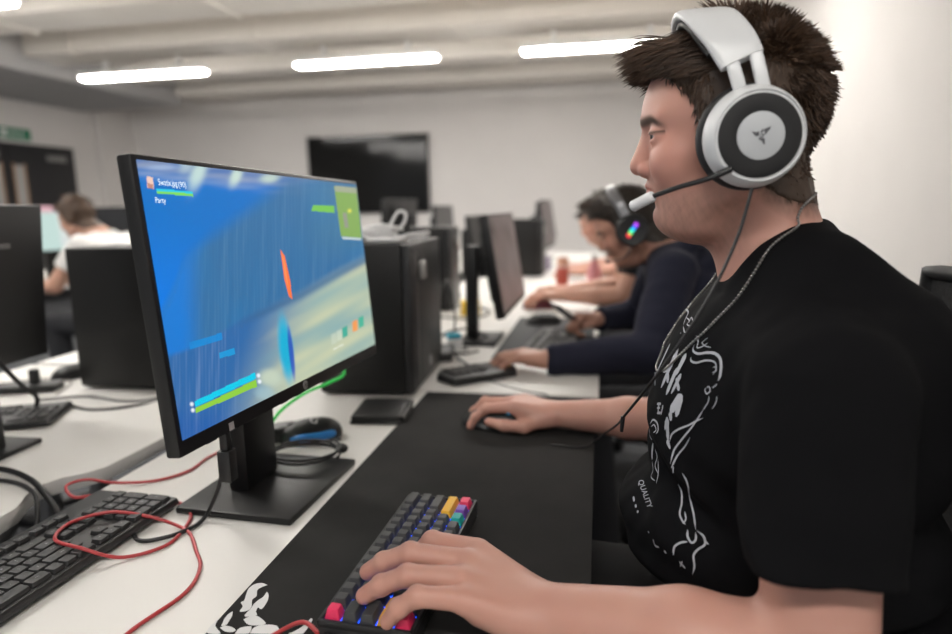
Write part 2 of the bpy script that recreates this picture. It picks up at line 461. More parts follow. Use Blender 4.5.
class Cap:
    """the scalp lifted by cap_r and trimmed at the hairline"""
    def __init__(s, surf, hl, cap_r): s.a, s.hl, s.r = surf, hl, cap_r
    def __call__(s, P, cc=None, cr=None):
        h = np.clip((P[:, 2]-s.hl(P[:, 0], P[:, 1]))/0.03, 0.45, 1)*np.where(P[:, 0] > 0.03, 0.75, 1)
        a = s.a(P)-s.r*h; b = (s.hl(P[:, 0], P[:, 1])-P[:, 2])*0.8; k = 0.004
        h = np.clip(0.5+0.5*(b-a)/k, 0, 1); return a+(b-a)*h+k*h*(1-h)
def hair_mesh(R, t, hl, strand, n, cap_r, m_, parent, off, name='hair', seed=1, col=(0.045, 0.026, 0.016), vox=0.004, width=0.0009, neck=None, skin=None):
    """scalp cap plus tapered locks. hl(x,y)->lowest z with hair, strand(p, nrm, rng)->(dir, length, droop)"""
    r = np.random.default_rng(seed); Rn = np.array(R); tn = np.array(t)-off
    surf = head_sdf()
    if neck: surf.ext(neck.xf(Rn.T, -Rn.T @ np.array(t)))
    f = Cap(surf, hl, cap_r)
    V, Q = mesh_sdf(f, vox, lo=(-0.12, -0.11, -0.14), hi=(0.14, 0.11, 0.14), newton=1)
    e = 0.002; G = np.stack([surf(V+e*np.eye(3)[a])-surf(V-e*np.eye(3)[a]) for a in range(3)], -1); G /= np.linalg.norm(G, axis=1)[:, None]+1e-9
    inside = surf(V) > cap_r*0.1
    cand = np.where(inside & (V[:, 2] > hl(V[:, 0], V[:, 1])+0.001))[0]
    V2 = V+0.0012*np.stack([vnoise(V, 60, a) for a in range(3)], -1)
    vs = [V2 @ Rn.T+tn]; qs = [Q]; cc = np.tile(np.array(col)*0.58, (len(V), 1)); o = len(V)
    if skin is not None:                                           # clipped short towards the nape
        fd = np.clip((V[:, 2]-hl(V[:, 0], V[:, 1]))/0.040, 0, 1)[:, None]; fd = np.where(V[:, :1] > -0.01, fd, 1); cc = np.array(skin)*0.93*(1-fd)+cc*fd
    cs = [cc]
    SV = []; SC_ = []
    tone = 0.75+0.5*vnoise(V, 22, seed)
    for i in r.choice(cand, n):
        nr = G[i]; p = V[i]-nr*cap_r*0.6+r.normal(size=3)*vox*0.35
        di, ln, dr = strand(p, nr, r); k = 5
        dd = unit(di); q = p.copy(); pts = [q.copy()]
        for j in range(k-1):
            q = q+dd*ln/(k-1); dd = unit(dd+np.array([0, 0, -dr])+r.normal(size=3)*0.05); pts.append(q.copy())
        pts = np.array(pts); T = np.gradient(pts, axis=0); T /= np.linalg.norm(T, axis=1)[:, None]+1e-9
        a1 = np.cross(T, r.normal(size=3)); a1 /= np.linalg.norm(a1, axis=1)[:, None]+1e-9; a2 = np.cross(T, a1)
        wd = width*(0.7+0.8*r.random())*np.array([1, 1, 0.85, 0.55, 0.08])[:, None]
        for j in range(3): SV.append(pts+wd*(a1*math.cos(j*2.094)+a2*math.sin(j*2.094)))
        SC_.append(np.array(col)*tone[i]*(0.65+0.8*r.random())*(1+0.5*r.random()*np.array([0.3, 0.15, 0.1])))
    SV = np.array(SV).reshape(n, 3, 5, 3); idx = np.arange(n*15).reshape(n, 3, 5); q = []
    for j in range(3):
        j2 = (j+1) % 3
        q.append(np.stack([idx[:, j, :-1], idx[:, j2, :-1], idx[:, j2, 1:], idx[:, j, 1:]], -1).reshape(-1, 4))
    vs.append(SV.reshape(-1, 3) @ Rn.T+tn); qs.append(np.concatenate(q)+o); cs.append(np.repeat(np.array(SC_), 15, axis=0))
    return mesh_np(name, np.concatenate(vs), np.concatenate(qs), m_, parent, np.concatenate(cs))
def eyes(R, t, parent, col=(0.016, 0.015, 0.014)):
    for s in (-1, 1):
        b = MB(); b.ball((0, 0, 0), 0.0118, 24, 16, rot=roty(-PI/2))
        V = np.array(b.v); dirv = unit((-1, -0.10, -0.10)); ca = V @ dirv/0.0118
        c = np.where(ca[:, None] > 0.975, (0.008, 0.008, 0.008), np.where(ca[:, None] > 0.87, col, (0.38, 0.34, 0.33)))
        ctr = np.array([-0.0735, 0.033*s, -0.0075]); b.v = [tuple(np.array(R) @ (v+ctr)+np.array(t)) for v in V]
        b.build('eye', attr_mat('eye', 0.12), parent, 180, cols=c)
def skin_mat(): return attr_mat('skin', 0.48, 0.4, sss=0.12, bump=0.06, bscale=900)
# ------------------------------------------------------------------ the player in front
SKIN = (0.53, 0.280, 0.220)
HAIRC = (0.080, 0.046, 0.027)
mp = thing('person', 'young man with brown hair in a black printed T-shirt wearing a white headset', 'person', (0.3, 0.77, 0.0))
mp_o = np.array([0.3, 0.77, 0.0])
HR = rotz(-0.06) @ roty(0.0); HT = np.array([0.14, 0.77, 1.255])
def main_body():
    b = head_sdf().xf(HR, HT)
    b.cone((0.166, 0.77, 1.205), (0.203, 0.77, 1.09), 0.051, 0.058, k=0.022)
    b.cone((0.160, 0.77, 1.155), (0.186, 0.77, 1.085), 0.034, 0.045, k=0.02)
    b.cone((0.208, 0.72, 1.085), (0.208, 0.82, 1.085), 0.045, 0.045, k=0.03)
    # torso and hips kept just inside the clothes
    b.ell((0.225, 0.77, 0.95), (0.125, 0.150, 0.13), k=0.04)
    b.ell((0.215, 0.77, 0.80), (0.155, 0.170, 0.12), k=0.04)
    b.ell((0.290, 0.77, 0.62), (0.120, 0.165, 0.11), k=0.04)
    b.cone((0.204, 0.66, 1.012), (0.204, 0.88, 1.012), 0.046, 0.048, k=0.03)
    # near (left) arm
    b.cone((0.200, 0.605, 1.005), (0.188, 0.525, 0.795), 0.052, 0.045, k=0.02)
    b.ell((0.186, 0.522, 0.785), (0.047, 0.044, 0.044), k=0.012)
    b.cone((0.185, 0.525, 0.786), (0.085, 0.548, 0.782), 0.045, 0.043, k=0.015)
    b.cone((0.085, 0.548, 0.782), (-0.058, 0.576, 0.770), 0.042, 0.031, k=0.015)
    # far (right) arm
    b.cone((0.205, 0.935, 1.005), (0.150, 1.170, 0.780), 0.052, 0.044, k=0.02)
    b.cone((0.150, 1.170, 0.780), (0.06, 1.195, 0.772), 0.044, 0.038, k=0.015)
    b.cone((0.06, 1.195, 0.772), (-0.080, 1.222, 0.764), 0.038, 0.026, k=0.015)
    # thighs, shins
    for s in (-1, 1):
        y = 0.77+s*0.11
        b.cone((0.30, y, 0.58), (-0.10, y+s*0.06, 0.575), 0.075, 0.055, k=0.03)
        b.cone((-0.10, y+s*0.06, 0.575), (-0.04, y+s*0.06, 0.10), 0.052, 0.036, k=0.02)
    return b
LH = hand_sdf((-0.048, 0.576, 0.771), (-0.95, 0.16, 0.37), (0.16, -0.10, 0.96), (0.1, 1, 0.10),
              [(0.04, 0.38, 0.80, 0.25), (-0.18, 0.28, 0.52, 0.20), (-0.28, 0.30, 0.50, 0.20), (-0.36, 0.26, 0.72, 0.30)],
              [(0.022, 0.020, -0.010), (0.048, 0.028, -0.018), (0.076, 0.030, -0.026), (0.098, 0.020, -0.030)], 1.12, 1.13)
RH = hand_sdf((-0.080, 1.222, 0.764), (-0.97, 0.06, 0.20), (0.15, 0.0, 0.98), (0.0, -1, 0.0),
              [(0.08, 0.30, 0.62, 0.35), (-0.05, 0.22, 0.75, 0.40), (-0.14, 0.45, 0.70, 0.40), (-0.25, 0.65, 0.60, 0.35)],
              [(0.022, 0.026, -0.012), (0.048, 0.046, -0.024), (0.085, 0.050, -0.030), (0.115, 0.042, -0.034)], 1.05, 1.08)
def hl_main(x, y):
    b = np.interp(x, [-0.095, -0.078, -0.066, -0.052, -0.044, -0.036, -0.024, -0.008, 0.015, 0.035, 0.055, 0.075, 0.095], [0.060, 0.056, 0.046, 0.034, 0.024, -0.010, -0.030, -0.036, -0.050, -0.068, -0.080, -0.084, -0.084])
    return b+0.0006*np.sin(x*410+y*520)
def main_cols(P):
    q = (P-HT) @ HR
    c = face_cols(q, SKIN, (0.050, 0.032, 0.022), 0.42)
    far = np.linalg.norm(q, axis=1) > 0.19
    nape = np.clip((q[:, 2]-hl_main(q[:, 0], q[:, 1])+0.020)/0.022, 0, 1)*np.clip((q[:, 0]+0.005)/0.02, 0, 1)*(~far)*(0.85+0.3*vnoise(q, 160, 2))
    nape = np.clip(nape, 0, 1)[:, None]; c = c*(1-nape)+np.array(HAIRC)*0.62*nape   # hair clipped to stubble
    n = vnoise(P, 25, 9)*0.05
    base = np.array(SKIN)*(1+n[:, None]*np.array([0.6, 1.2, 1.2]))
    c[far] = base[far]
    for H in (LH, RH):
        for (p, d) in H.tips:
            wgt = np.exp(-(np.linalg.norm(P-p, axis=1)/0.014)**2)*0.35
            c = c*(1-wgt[:, None])+np.array([SKIN[0]*1.02, SKIN[1]*0.78, SKIN[2]*0.78])*wgt[:, None]
    return c
mb = main_body().ext(LH).ext(RH)
Vb, Qb = mesh_sdf(mb, 0.0022, newton=1)
# the two hands are small: keep them crisp
body = mesh_np('body', Vb-mp_o, Qb, skin_mat(), mp, main_cols(Vb))
eyes(HR, HT-mp_o, mp)

# T-shirt
def sleeve(a, b, hem, r1, r2, elbow):
    q = SDF(); d = unit(np.array(elbow)-np.array(a)); hem = np.array(hem)
    q.cone(a, b, r1, r2, k=0.02)
    q.cut(hem, d, hem, 0.2); q.cone(hem-d*0.012, hem+d*0.08, r2-0.013, r2-0.0105, k=0.002, sub=True)
    return q
def main_shirt():
    f = SDF()
    f.ell((0.228, 0.77, 0.955), (0.153, 0.180, 0.148), k=0.03)
    f.ell((0.222, 0.77, 0.905), (0.158, 0.180, 0.110), k=0.03)
    f.ell((0.212, 0.77, 0.800), (0.178, 0.190, 0.092), k=0.022)
    f.ell((0.290, 0.77, 0.66), (0.150, 0.195, 0.11), k=0.03)
    f.cone((0.208, 0.630, 1.016), (0.208, 0.910, 1.016), 0.068, 0.068, k=0.05)
    f.cone((0.218, 0.70, 1.086), (0.218, 0.84, 1.086), 0.056, 0.056, k=0.035)
    f.ell((0.262, 0.77, 0.950), (0.106, 0.155, 0.11), k=0.03)
    for q in (sleeve((0.200, 0.592, 1.006), (0.184, 0.525, 0.862), (0.1845, 0.5270, 0.868), 0.070, 0.062, (0.186, 0.520, 0.800)),
              sleeve((0.212, 0.945, 1.022), (0.168, 1.100, 0.870), (0.176, 1.085, 0.882), 0.068, 0.060, (0.15, 1.165, 0.788))):
        f.fn(lambda P, q=q: q(P), q.p[0][1], q.p[0][2]+0.01, k=0.014)
    for s in (-1, 1): f.cone((0.212, 0.77+s*0.03, 1.095), (0.265, 0.77+s*0.075, 1.025), 0.052, 0.082, k=0.035)
    nC = unit((-0.55, 0, 0.83)); a = unit(np.cross((0, 1, 0), nC)); Rc = np.stack([a, (0, 1, 0), nC], -1)
    f.torus((0.192, 0.77, 1.114), Rc, 0.061, 0.0065, k=0.008, sy=1.12)
    return f
SH0 = main_shirt()
def folds(P):
    x, y, z = P[:, 0], P[:, 1], P[:, 2]
    w1 = np.exp(-((z-0.86)/0.07)**2)*np.clip((0.30-x)/0.2, 0, 1)
    d = 0.0045*w1*np.sin((z-0.35*y+0.25*x)*95+2.2*vnoise(P, 5, 1))
    w2 = np.exp(-(((x-0.20)/0.09)**2+((y-0.60)/0.07)**2+((z-0.98)/0.12)**2))
    d += 0.0035*w2*np.sin((z*0.6+x*0.9)*85+2*vnoise(P, 6, 2))
    d += 0.0030*vnoise(P, 9, 4)+0.0012*vnoise(P, 24, 5)
    w3 = np.exp(-((z-0.75)/0.05)**2); d += 0.005*w3*np.sin(z*120+y*14)
    return d
class Folded:
    def __init__(s, f, g): s.f, s.g = f, g
    def bounds(s): return s.f.bounds()
    def __call__(s, P, cc=None, cr=None):
        d = s.f(P, cc, cr)
        nr = np.abs(d) < 0.03
        if nr.any(): d = d.copy(); d[nr] -= s.g(P[nr]).astype(np.float32)
        return d
SHF = Folded(SH0, folds)
Vs, Qs = mesh_sdf(SHF, 0.0033, newton=1)
# prints on the shirt: strokes and letters laid on the cloth
def cam_ray(px, py):
    return _fw+_r2*((px-476.0)/635.0)-_u2*((py-317.0)/635.0)
def on_cloth(pts, f=None, lo=0.35, hi=1.4):
    f = f or SHF
    pts = np.array(pts, float); D = np.array([cam_ray(*p) for p in pts]); D /= np.linalg.norm(D, axis=1)[:, None]
    t = np.full(len(pts), lo)
    O = np.array([0, 0, CAM_Z])
    for i in range(90): t = t+np.clip(f(O+D*t[:, None]), -0.02, 0.05)*0.8
    return O+D*t[:, None], t < hi
def cloth_normal(P, f=None):
    f = f or SHF; e = 0.004
    g = np.stack([f(P+e*np.eye(3)[a])-f(P-e*np.eye(3)[a]) for a in range(3)], -1)
    return g/(np.linalg.norm(g, axis=1)[:, None]+1e-9)
PV, PF = [], []
def stroke(pts, w0, w1=None, taper=True):
    """a brush line on the cloth; widths in millimetres"""
    w1 = w0 if w1 is None else w1
    P, ok = on_cloth(spline(pts, 6)); P = P[ok]
    if len(P) < 2: return
    N = cloth_normal(P); T = np.gradient(P, axis=0); B = np.cross(N, T); B /= np.linalg.norm(B, axis=1)[:, None]+1e-9
    s = np.linspace(0, 1, len(P)); wd = (w0+(w1-w0)*s)*0.00042*(np.clip(np.minimum(s, 1-s)*8, 0.25, 1) if taper else 1)
    o = len(PV); n = len(P)
    for k in (-1, 1): PV.extend((P+N*0.0012+B*(k*wd)[:, None]).tolist())
    PF.extend([(o+i, o+i+1, o+n+i+1, o+n+i) for i in range(n-1)])
def blob(pts):
    P, ok = on_cloth(pts)
    N = cloth_normal(P); o = len(PV); PV.extend((P+N*0.0016).tolist()); PF.append(tuple(range(o, o+len(P))))
# chest figure: curls near the collar
stroke([(683, 316), (686, 310), (689, 313), (686, 320), (684, 326)], 3.0, 1.6); stroke([(690, 323), (692, 318), (694, 322)], 1.6)
stroke([(684, 327), (686, 333), (691, 328), (695, 325)], 2.6, 1.4); stroke([(687, 318), (690, 321), (688, 325), (692, 327)], 1.8)
stroke([(681, 334), (682, 333)], 1.6)
stroke([(697, 336), (699, 342), (698, 348), (703, 347), (709, 343)], 2.2, 1.2); stroke([(702, 344), (705, 341), (709, 338)], 1.4, 1.0); stroke([(703, 343), (705, 346), (712, 348)], 1.2)
stroke([(695, 345), (694, 351), (699, 354), (708, 353), (716, 354), (721, 359), (722, 367), (721, 376), (719, 381)], 2.6, 4.6)
stroke([(692, 357), (692, 361), (697, 363), (705, 361), (711, 361), (716, 363), (717, 369), (714, 375)], 3.0, 1.6)
stroke([(714, 368), (716, 367), (717, 371), (713, 373)], 1.3); stroke([(707, 388), (706, 391), (708, 394), (711, 391), (710, 387), (707, 388)], 1.8); stroke([(713, 388), (716, 386), (718, 384)], 1.6)
# big pointed letters
def bar(a, b, w0, w1): stroke([a, ((a[0]+b[0])/2, (a[1]+b[1])/2), b], w0*1.5, w1*1.5)
bar((671, 344), (657, 374), 5, 4); bar((665, 348), (656, 368), 3, 3); bar((679, 349), (662, 388), 8, 6); bar((668, 365), (669, 383), 4, 6); bar((687, 354), (676, 376), 6, 4)
bar((664, 372), (672, 369), 3, 3); bar((678, 368), (667, 395), 5, 5); bar((682, 374), (672, 394), 5, 3); bar((677, 378), (680, 391), 3, 4); bar((656, 372), (656, 386), 3, 2)
bar((683, 395), (671, 412), 10, 8); bar((682, 396), (677, 417), 7, 5); bar((671, 412), (672, 421), 6, 4); bar((668, 417), (669, 440), 8, 5); bar((668, 440), (671, 449), 5, 2); bar((667, 420), (666, 430), 4, 3)
bar((660, 404), (659, 413), 3, 3); bar((658, 404), (662, 404), 2.4, 2.4); bar((658, 408), (661, 408), 2, 2); bar((658, 413), (662, 413), 2.4, 2.4); bar((664, 405), (662, 415), 3, 2)
# face and coat lines
stroke([(651, 424), (654, 420), (658, 423), (659, 430), (657, 434)], 2.4); stroke([(652, 427), (655, 425), (657, 430), (654, 433)], 1.8); stroke([(650, 428), (651, 436), (653, 440)], 1.8)
stroke([(654, 443), (653, 452), (653, 460)], 5, 3); stroke([(656, 449), (658, 457), (656, 466), (659, 474)], 1.8); stroke([(653, 461), (654, 470), (652, 477), (656, 481)], 2.0); stroke([(659, 460), (659, 474), (657, 484)], 1.6)
stroke([(670, 443), (673, 434), (680, 429), (690, 425), (697, 421), (704, 418)], 3.0, 1.6); stroke([(671, 464), (675, 450), (683, 439), (692, 428), (699, 418), (705, 408)], 3.0, 1.6)
stroke([(672, 468), (678, 456), (686, 446), (691, 437)], 3.2, 1.2); stroke([(674, 466), (674, 473)], 2.2); stroke([(704, 410), (709, 402), (710, 396)], 1.4); stroke([(713, 409), (717, 402), (718, 396)], 1.3)
stroke([(683, 473), (688, 483), (691, 500), (694, 515), (696, 530)], 2.6, 2.2); stroke([(679, 484), (682, 492), (682, 504), (680, 514), (683, 522), (686, 525)], 2.2); stroke([(685, 512), (686, 520), (683, 524)], 1.8)
stroke([(688, 530), (688, 537), (692, 543), (696, 540), (696, 533)], 2.6); stroke([(697, 531), (704, 537), (705, 545), (698, 550), (694, 556), (695, 566), (693, 574)], 2.8, 2.2)
stroke([(688, 542), (681, 543), (675, 547), (674, 555)], 2.6); stroke([(705, 541), (709, 545)], 1.8); stroke([(680, 561), (686, 568)], 2.2); stroke([(681, 566), (683, 561)], 1.6)
stroke([(649, 531), (650, 533)], 2); stroke([(654, 539), (656, 545), (660, 547)], 2.4); stroke([(665, 550), (667, 553)], 3.0)
stroke([(634, 497), (635, 502)], 3.4); stroke([(636, 505), (637, 508)], 3.4); stroke([(638, 511), (639, 513)], 3.4)
# the word on the belly, running down the cloth
tv, tf = text_polys('QUALITY', 1.0)
wid = max(v[0] for v in tv)-min(v[0] for v in tv)
a0 = np.array([641.0, 481.0]); a1 = np.array([651.0, 508.0])
tp = [a0+(a1-a0)*(v[0]/wid+0.5)+np.array([7.5, -2.4])*v[1] for v in tv]
Pq, ok = on_cloth(tp); Nq = cloth_normal(Pq); o = len(PV)
PV.extend((Pq+Nq*0.0016).tolist()); PF.extend([tuple(i+o for i in f) for f in tf])
sb = MB(); sb.add(Vs-mp_o, Qs.tolist()); sb.mi = 1; sb.add(np.array(PV)-mp_o, PF)
M_TEE = mat('black_cotton', (0.0046, 0.0046, 0.0054), 0.92, spec=0.10, bump=0.12, bscale=700)
M_INK = mat('grey_shirt_ink', (0.42, 0.43, 0.47), 0.8)
sb.build('t_shirt', [M_TEE, M_INK], mp, 180)

# trousers and shoes
def trousers(hip, knees, ankles, r0=0.098, r1=0.075, r2=0.058):
    f = SDF(); hip = np.array(hip)
    f.ell(hip+np.array([0, 0, 0.0]), (0.155, 0.185, 0.115), k=0.03)
    for s, kn, an in zip((-1, 1), knees, ankles):
        f.cone(hip+np.array([-0.02, s*0.095, -0.01]), kn, r0, r1, k=0.03); f.cone(kn, an, r1, r2, k=0.02)
    return f
def shoe(parent, at, off, m_):
    q = SDF(); q.cone((0.045, 0, 0.045), (-0.13, 0, 0.035), 0.042, 0.036, k=0.01); q.cone((0.05, 0, 0.06), (0.04, 0, 0.10), 0.043, 0.046, k=0.02)
    q.cut((0, 0, 0.004), (0, 0, -1), (0, 0, -0.05), 0.5)
    V, Q = mesh_sdf(q, 0.008, newton=1); mesh_np('shoe', V+np.array(at)-off, Q, m_, parent)
M_TROU = mat('black_trousers', (0.012, 0.012, 0.013), 0.9, bump=0.1, bscale=500)
tr = trousers((0.30, 0.77, 0.58), ((-0.10, 0.60, 0.575), (-0.10, 0.94, 0.575)), ((-0.04, 0.60, 0.09), (-0.04, 0.94, 0.09)))
V, Q = mesh_sdf(tr, 0.009, newton=1); mesh_np('trousers', V-mp_o, Q, M_TROU, mp)
for y in (0.60, 0.94): shoe(mp, (-0.05, y, 0), mp_o, mat('black_shoe', (0.02, 0.02, 0.02), 0.5))

# hair: longer swept fringe on top, short at the sides and the nape
def strand_main(p, n, r):
    x, y, z = p
    P1 = p[None]; tuft = np.array([vnoise(P1, 28, 31)[0], vnoise(P1, 28, 32)[0], vnoise(P1, 28, 33)[0]])
    top = np.clip((z-0.050)/0.04, 0, 1); front = np.clip((-x+0.005)/0.055, 0, 1); back = np.clip((x-0.01)/0.05, 0, 1)
    bx = np.interp(z, [0.03, 0.075, 0.110], [0.000, -0.015, -0.040]); under = abs(x-bx) < 0.024 and z > 0.03
    if top > 0.05:
        d = n*(0.42-0.26*front)+np.array([-1.0*front+0.40*back-0.1, 0, 0.06-0.16*front])+tuft*(0.75-0.30*front)+r.normal(size=3)*0.09
        ln = 0.012+0.044*top*front*(0.55+0.6*r.random())+0.010*r.random()-0.003*back; dr = 0.06+0.10*front
        if under: d = n*0.03+np.array([-1.0, 0, -0.15])+tuft*0.2; ln = 0.038 if x < bx else 0.014; dr = 0.10
        return d, ln, dr
    d = n*0.34+np.array([0.25, 0, -0.75])+tuft*0.5+r.normal(size=3)*0.10
    if back > 0.3: d = n*0.42+np.array([0.10, 0, -0.55])+tuft*0.55+r.normal(size=3)*0.12
    low = np.clip((z+0.085)/0.09, 0.25, 1)
    return d, (0.009+0.006*r.random())*low*(0.5 if under else 1), 0.05
M_HAIR = attr_mat('hair', 0.45, 0.45)
nk_ = SDF(); nk_.cone((0.166, 0.77, 1.205), (0.203, 0.77, 1.09), 0.051, 0.058, k=0.022)
hair_mesh(HR, HT, hl_main, strand_main, 24000, 0.0045, M_HAIR, mp, mp_o, seed=4, col=HAIRC, vox=0.003, width=0.0008, neck=nk_)

# ---------------------------------------------------------------- headset on his head
M_WHITE = mat('white_headset_plastic', (0.66, 0.67, 0.68), 0.32, spec=0.5)
M_BLK = mat('black_plastic', (0.014, 0.014, 0.015), 0.42)
M_SOFT = mat('black_leatherette', (0.010, 0.010, 0.011), 0.55)
M_CABLE = mat('black_cable', (0.010, 0.010, 0.011), 0.5)
hs = thing('headset', 'white over-ear gaming headset with black ear pads worn by the nearest player', 'headset', tuple(HT), -0.06)
def strip(path, width, thick, normal_from=(0, 0, 0.0), n=10):
    """a bent rounded band: path points, constant width along x"""
    P = spline(path, n); b = MB(); T = np.gradient(P, axis=0); T /= np.linalg.norm(T, axis=1)[:, None]
    k = len(P); vs = []; prof = []
    wds = np.array([width]*k) if np.isscalar(width) else np.interp(np.linspace(0, 1, k), np.linspace(0, 1, len(width)), width)
    for a in np.linspace(0, 2*PI, 20, endpoint=False):
        c, s_ = math.cos(a), math.sin(a); prof.append((math.copysign(abs(c)**0.45, c), math.copysign(abs(s_)**0.7, s_)))
    for i in range(k):
        X = np.array([1.0, 0, 0]); X = X-T[i]*np.dot(X, T[i]); X /= np.linalg.norm(X); Nn = np.cross(T[i], X)
        for (c, s_) in prof: vs.append(P[i]+X*c*wds[i]/2+Nn*s_*thick/2)
    m = len(prof); fs = [(i*m+j, i*m+(j+1) % m, (i+1)*m+(j+1) % m, (i+1)*m+j) for i in range(k-1) for j in range(m)]
    fs += [tuple(range(m))[::-1], tuple((k-1)*m+j for j in range(m))]
    return b.add(vs, fs)
half = [(-0.040, 0, 0.1150), (-0.038, -0.035, 0.1135), (-0.030, -0.064, 0.1015), (-0.015, -0.085, 0.077), (-0.003, -0.094, 0.053)]
arc = [(x, -y, z) for x, y, z in half[:0:-1]]+half
strip(arc, [0.042, 0.050, 0.052, 0.050, 0.042], 0.011).build('headband', M_WHITE, hs, 40)
inner = [(x+0.001, y*0.93, z-0.0085) for x, y, z in arc[1:-1]]
strip(inner, 0.044, 0.010).build('headband_cushion', M_SOFT, hs, 60)
for s in (1, -1):                                                  # s=1 is the cup on the camera side
    sl = MB()
    for dx in (-0.0115, 0.0115):
        for (a, b_) in (((-0.003+dx, -0.0945*s, 0.059), (0.007+dx*0.9, -0.1010*s, 0.022)),):
            st = strip([a, ((a[0]+b_[0])/2, (a[1]+b_[1])/2-0.001*s, (a[2]+b_[2])/2), b_], 0.0125, 0.0045); sl.add(st.v, st.f)
    sl.build('slider', M_WHITE, hs, 40)
    ax = unit((0.20, -1.0*s, -0.05)); u = unit(np.cross((0, 0, 1), ax)); v = np.cross(ax, u); Rr = np.stack([u, v, ax], -1); c0 = np.array([0.006, -0.074*s, -0.017])
    cu = MB(); cu.lathe([(0.040, 0.0), (0.048, 0.003), (0.0515, 0.009), (0.050, 0.016), (0.044, 0.0185)], 40, Rr, c0); cushion = cu.build('ear_cushion', M_SOFT, hs, 60)
    cp = MB(); cp.lathe([(0.043, 0.016), (0.0475, 0.019), (0.0485, 0.024), (0.0460, 0.033), (0.0430, 0.0395), (0.0418, 0.0405), (0.0408, 0.0390), (0.0400, 0.0395)], 48, Rr, c0); cup = cp.build('ear_cup', M_WHITE, hs, 50)
    gr = MB(); gr.lathe([(0.0400, 0.036), (0.0385, 0.0405), (0.0370, 0.0412), (0.022, 0.0412), (0.020, 0.0405)], 48, Rr, c0); gr.build('mesh_ring', mat('black_grille', (0.008, 0.008, 0.009), 0.6, bump=0.3, bscale=1500), cup, 50)
    dk = MB(); dk.lathe([(0.0222, 0.040), (0.0220, 0.0422), (0.0208, 0.0428), (0.001, 0.0430)], 40, Rr, c0); dk.build('cap_disc', mat('pale_grey_cap', (0.50, 0.52, 0.54), 0.45), cup, 30)
    # emblem of three curling serpents
    lg = MB()
    def emb(pts, wd):
        P = spline(pts, 6); T = np.gradient(P, axis=0); T /= np.linalg.norm(T, axis=1)[:, None]+1e-9; n = len(P); vs = []
        tt = np.linspace(0, 1, n); hw = wd*np.clip(np.minimum(tt, 1-tt)*5, 0.1, 1)
        for k in (-1, 1):
            for i in range(n):
                q = P[i]+k*hw[i]*np.array([-T[i][1], T[i][0], 0]); vs.append(Rr @ np.array([q[0]*s, q[1], 0.0434])+c0)
        lg.add(vs, [(i, i+1, n+i+1, n+i) for i in range(n-1)])
    e = 0.001
    for pts, wd in (([(1.5*e, 1*e, 0), (3.5*e, 2*e, 0), (4*e, 4*e, 0), (2.5*e, 5*e, 0), (5*e, 6*e, 0), (8.5*e, 8.5*e, 0)], .9*e), ([(2.5*e, 3*e, 0), (5*e, 4*e, 0), (8*e, 7.2*e, 0)], .6*e),
                    ([(-1.5*e, 1*e, 0), (-3.5*e, 0.6*e, 0), (-3.2*e, 3*e, 0), (-5*e, 1.6*e, 0), (-6*e, 2.4*e, 0), (-9.5*e, 4.2*e, 0)], .9*e), ([(-3*e, -0.5*e, 0), (-5.5*e, 0.4*e, 0), (-8.5*e, 3.2*e, 0)], .6*e),
                    ([(0, -1*e, 0), (-1.6*e, -2.6*e, 0), (0.2*e, -3.6*e, 0), (2*e, -3*e, 0), (2.6*e, -5.5*e, 0), (3.6*e, -8.5*e, 0)], .9*e), ([(0.8*e, -4*e, 0), (2*e, -6*e, 0), (3.2*e, -8.2*e, 0)], .6*e),
                    ([(-1.6*e, 0, 0), (0, 1.4*e, 0), (1.6*e, 0, 0), (0, -1.4*e, 0), (-1.6*e, 0, 0)], .5*e), ([(-1*e, 2.4*e, 0), (0.6*e, 4.4*e, 0), (0.4*e, 6*e, 0)], .8*e)):
        emb(pts, wd)
    lg.build('emblem', mat('grey_emblem', (0.10, 0.10, 0.11), 0.5), cup, 30)
Rh = rotz(-0.06)
def hloc(p): return Rh.T @ (np.array(p)-HT)

bm_ = MB(); boom = spline([hloc((0.122, 0.652, 1.206)), hloc((0.100, 0.652, 1.197)), hloc((0.075, 0.664, 1.190)), hloc((0.050, 0.682, 1.181))], 10)
bm_.tube(boom, [0.0034]*6+[0.0026]*(len(boom)-6), 10)
bo = bm_.build('microphone_boom', M_BLK, hs, 60)
mt = MB(); a, b_ = hloc((0.0535, 0.680, 1.1825)), hloc((0.033, 0.693, 1.1715)); d = unit(b_-a)
mt.tube([a-d*0.001, a, a+d*0.0015, b_-d*0.002, b_, b_+d*0.0008], [0.003, 0.005, 0.0058, 0.0058, 0.0045, 0.001], 16); mt.build('microphone_tip', mat('white_mic_tip', (0.70, 0.70, 0.71), 0.5), bo, 40)
# lead: from the cup down the chest, an inline joint, then over the mat
cb = [(0.1425, 0.655, 1.188), (0.131, 0.650, 1.143), (0.109, 0.640, 1.092), (0.080, 0.640, 1.038), (0.052, 0.680, 0.978), (0.034, 0.80, 0.905)]
cabm = MB(); cabm.tube(spline([hloc(p) for p in cb], 12), 0.0017, 8)
cabm.tube(spline([hloc(p) for p in [(0.034, 0.80, 0.905), (0.030, 0.90, 0.860), (0.012, 1.02, 0.800), (0.000, 1.105, 0.757), (-0.022, 1.120, 0.7375), (-0.08, 1.125, 0.7372)]], 12), 0.0016, 8)
cabm.tube([hloc((0.034, 0.80, 0.907)), hloc((0.034, 0.80, 0.903)), hloc((0.033, 0.802, 0.886))], [0.0028, 0.0028, 0.0022], 8)
cabm.build('lead', M_CABLE, hs, 60)
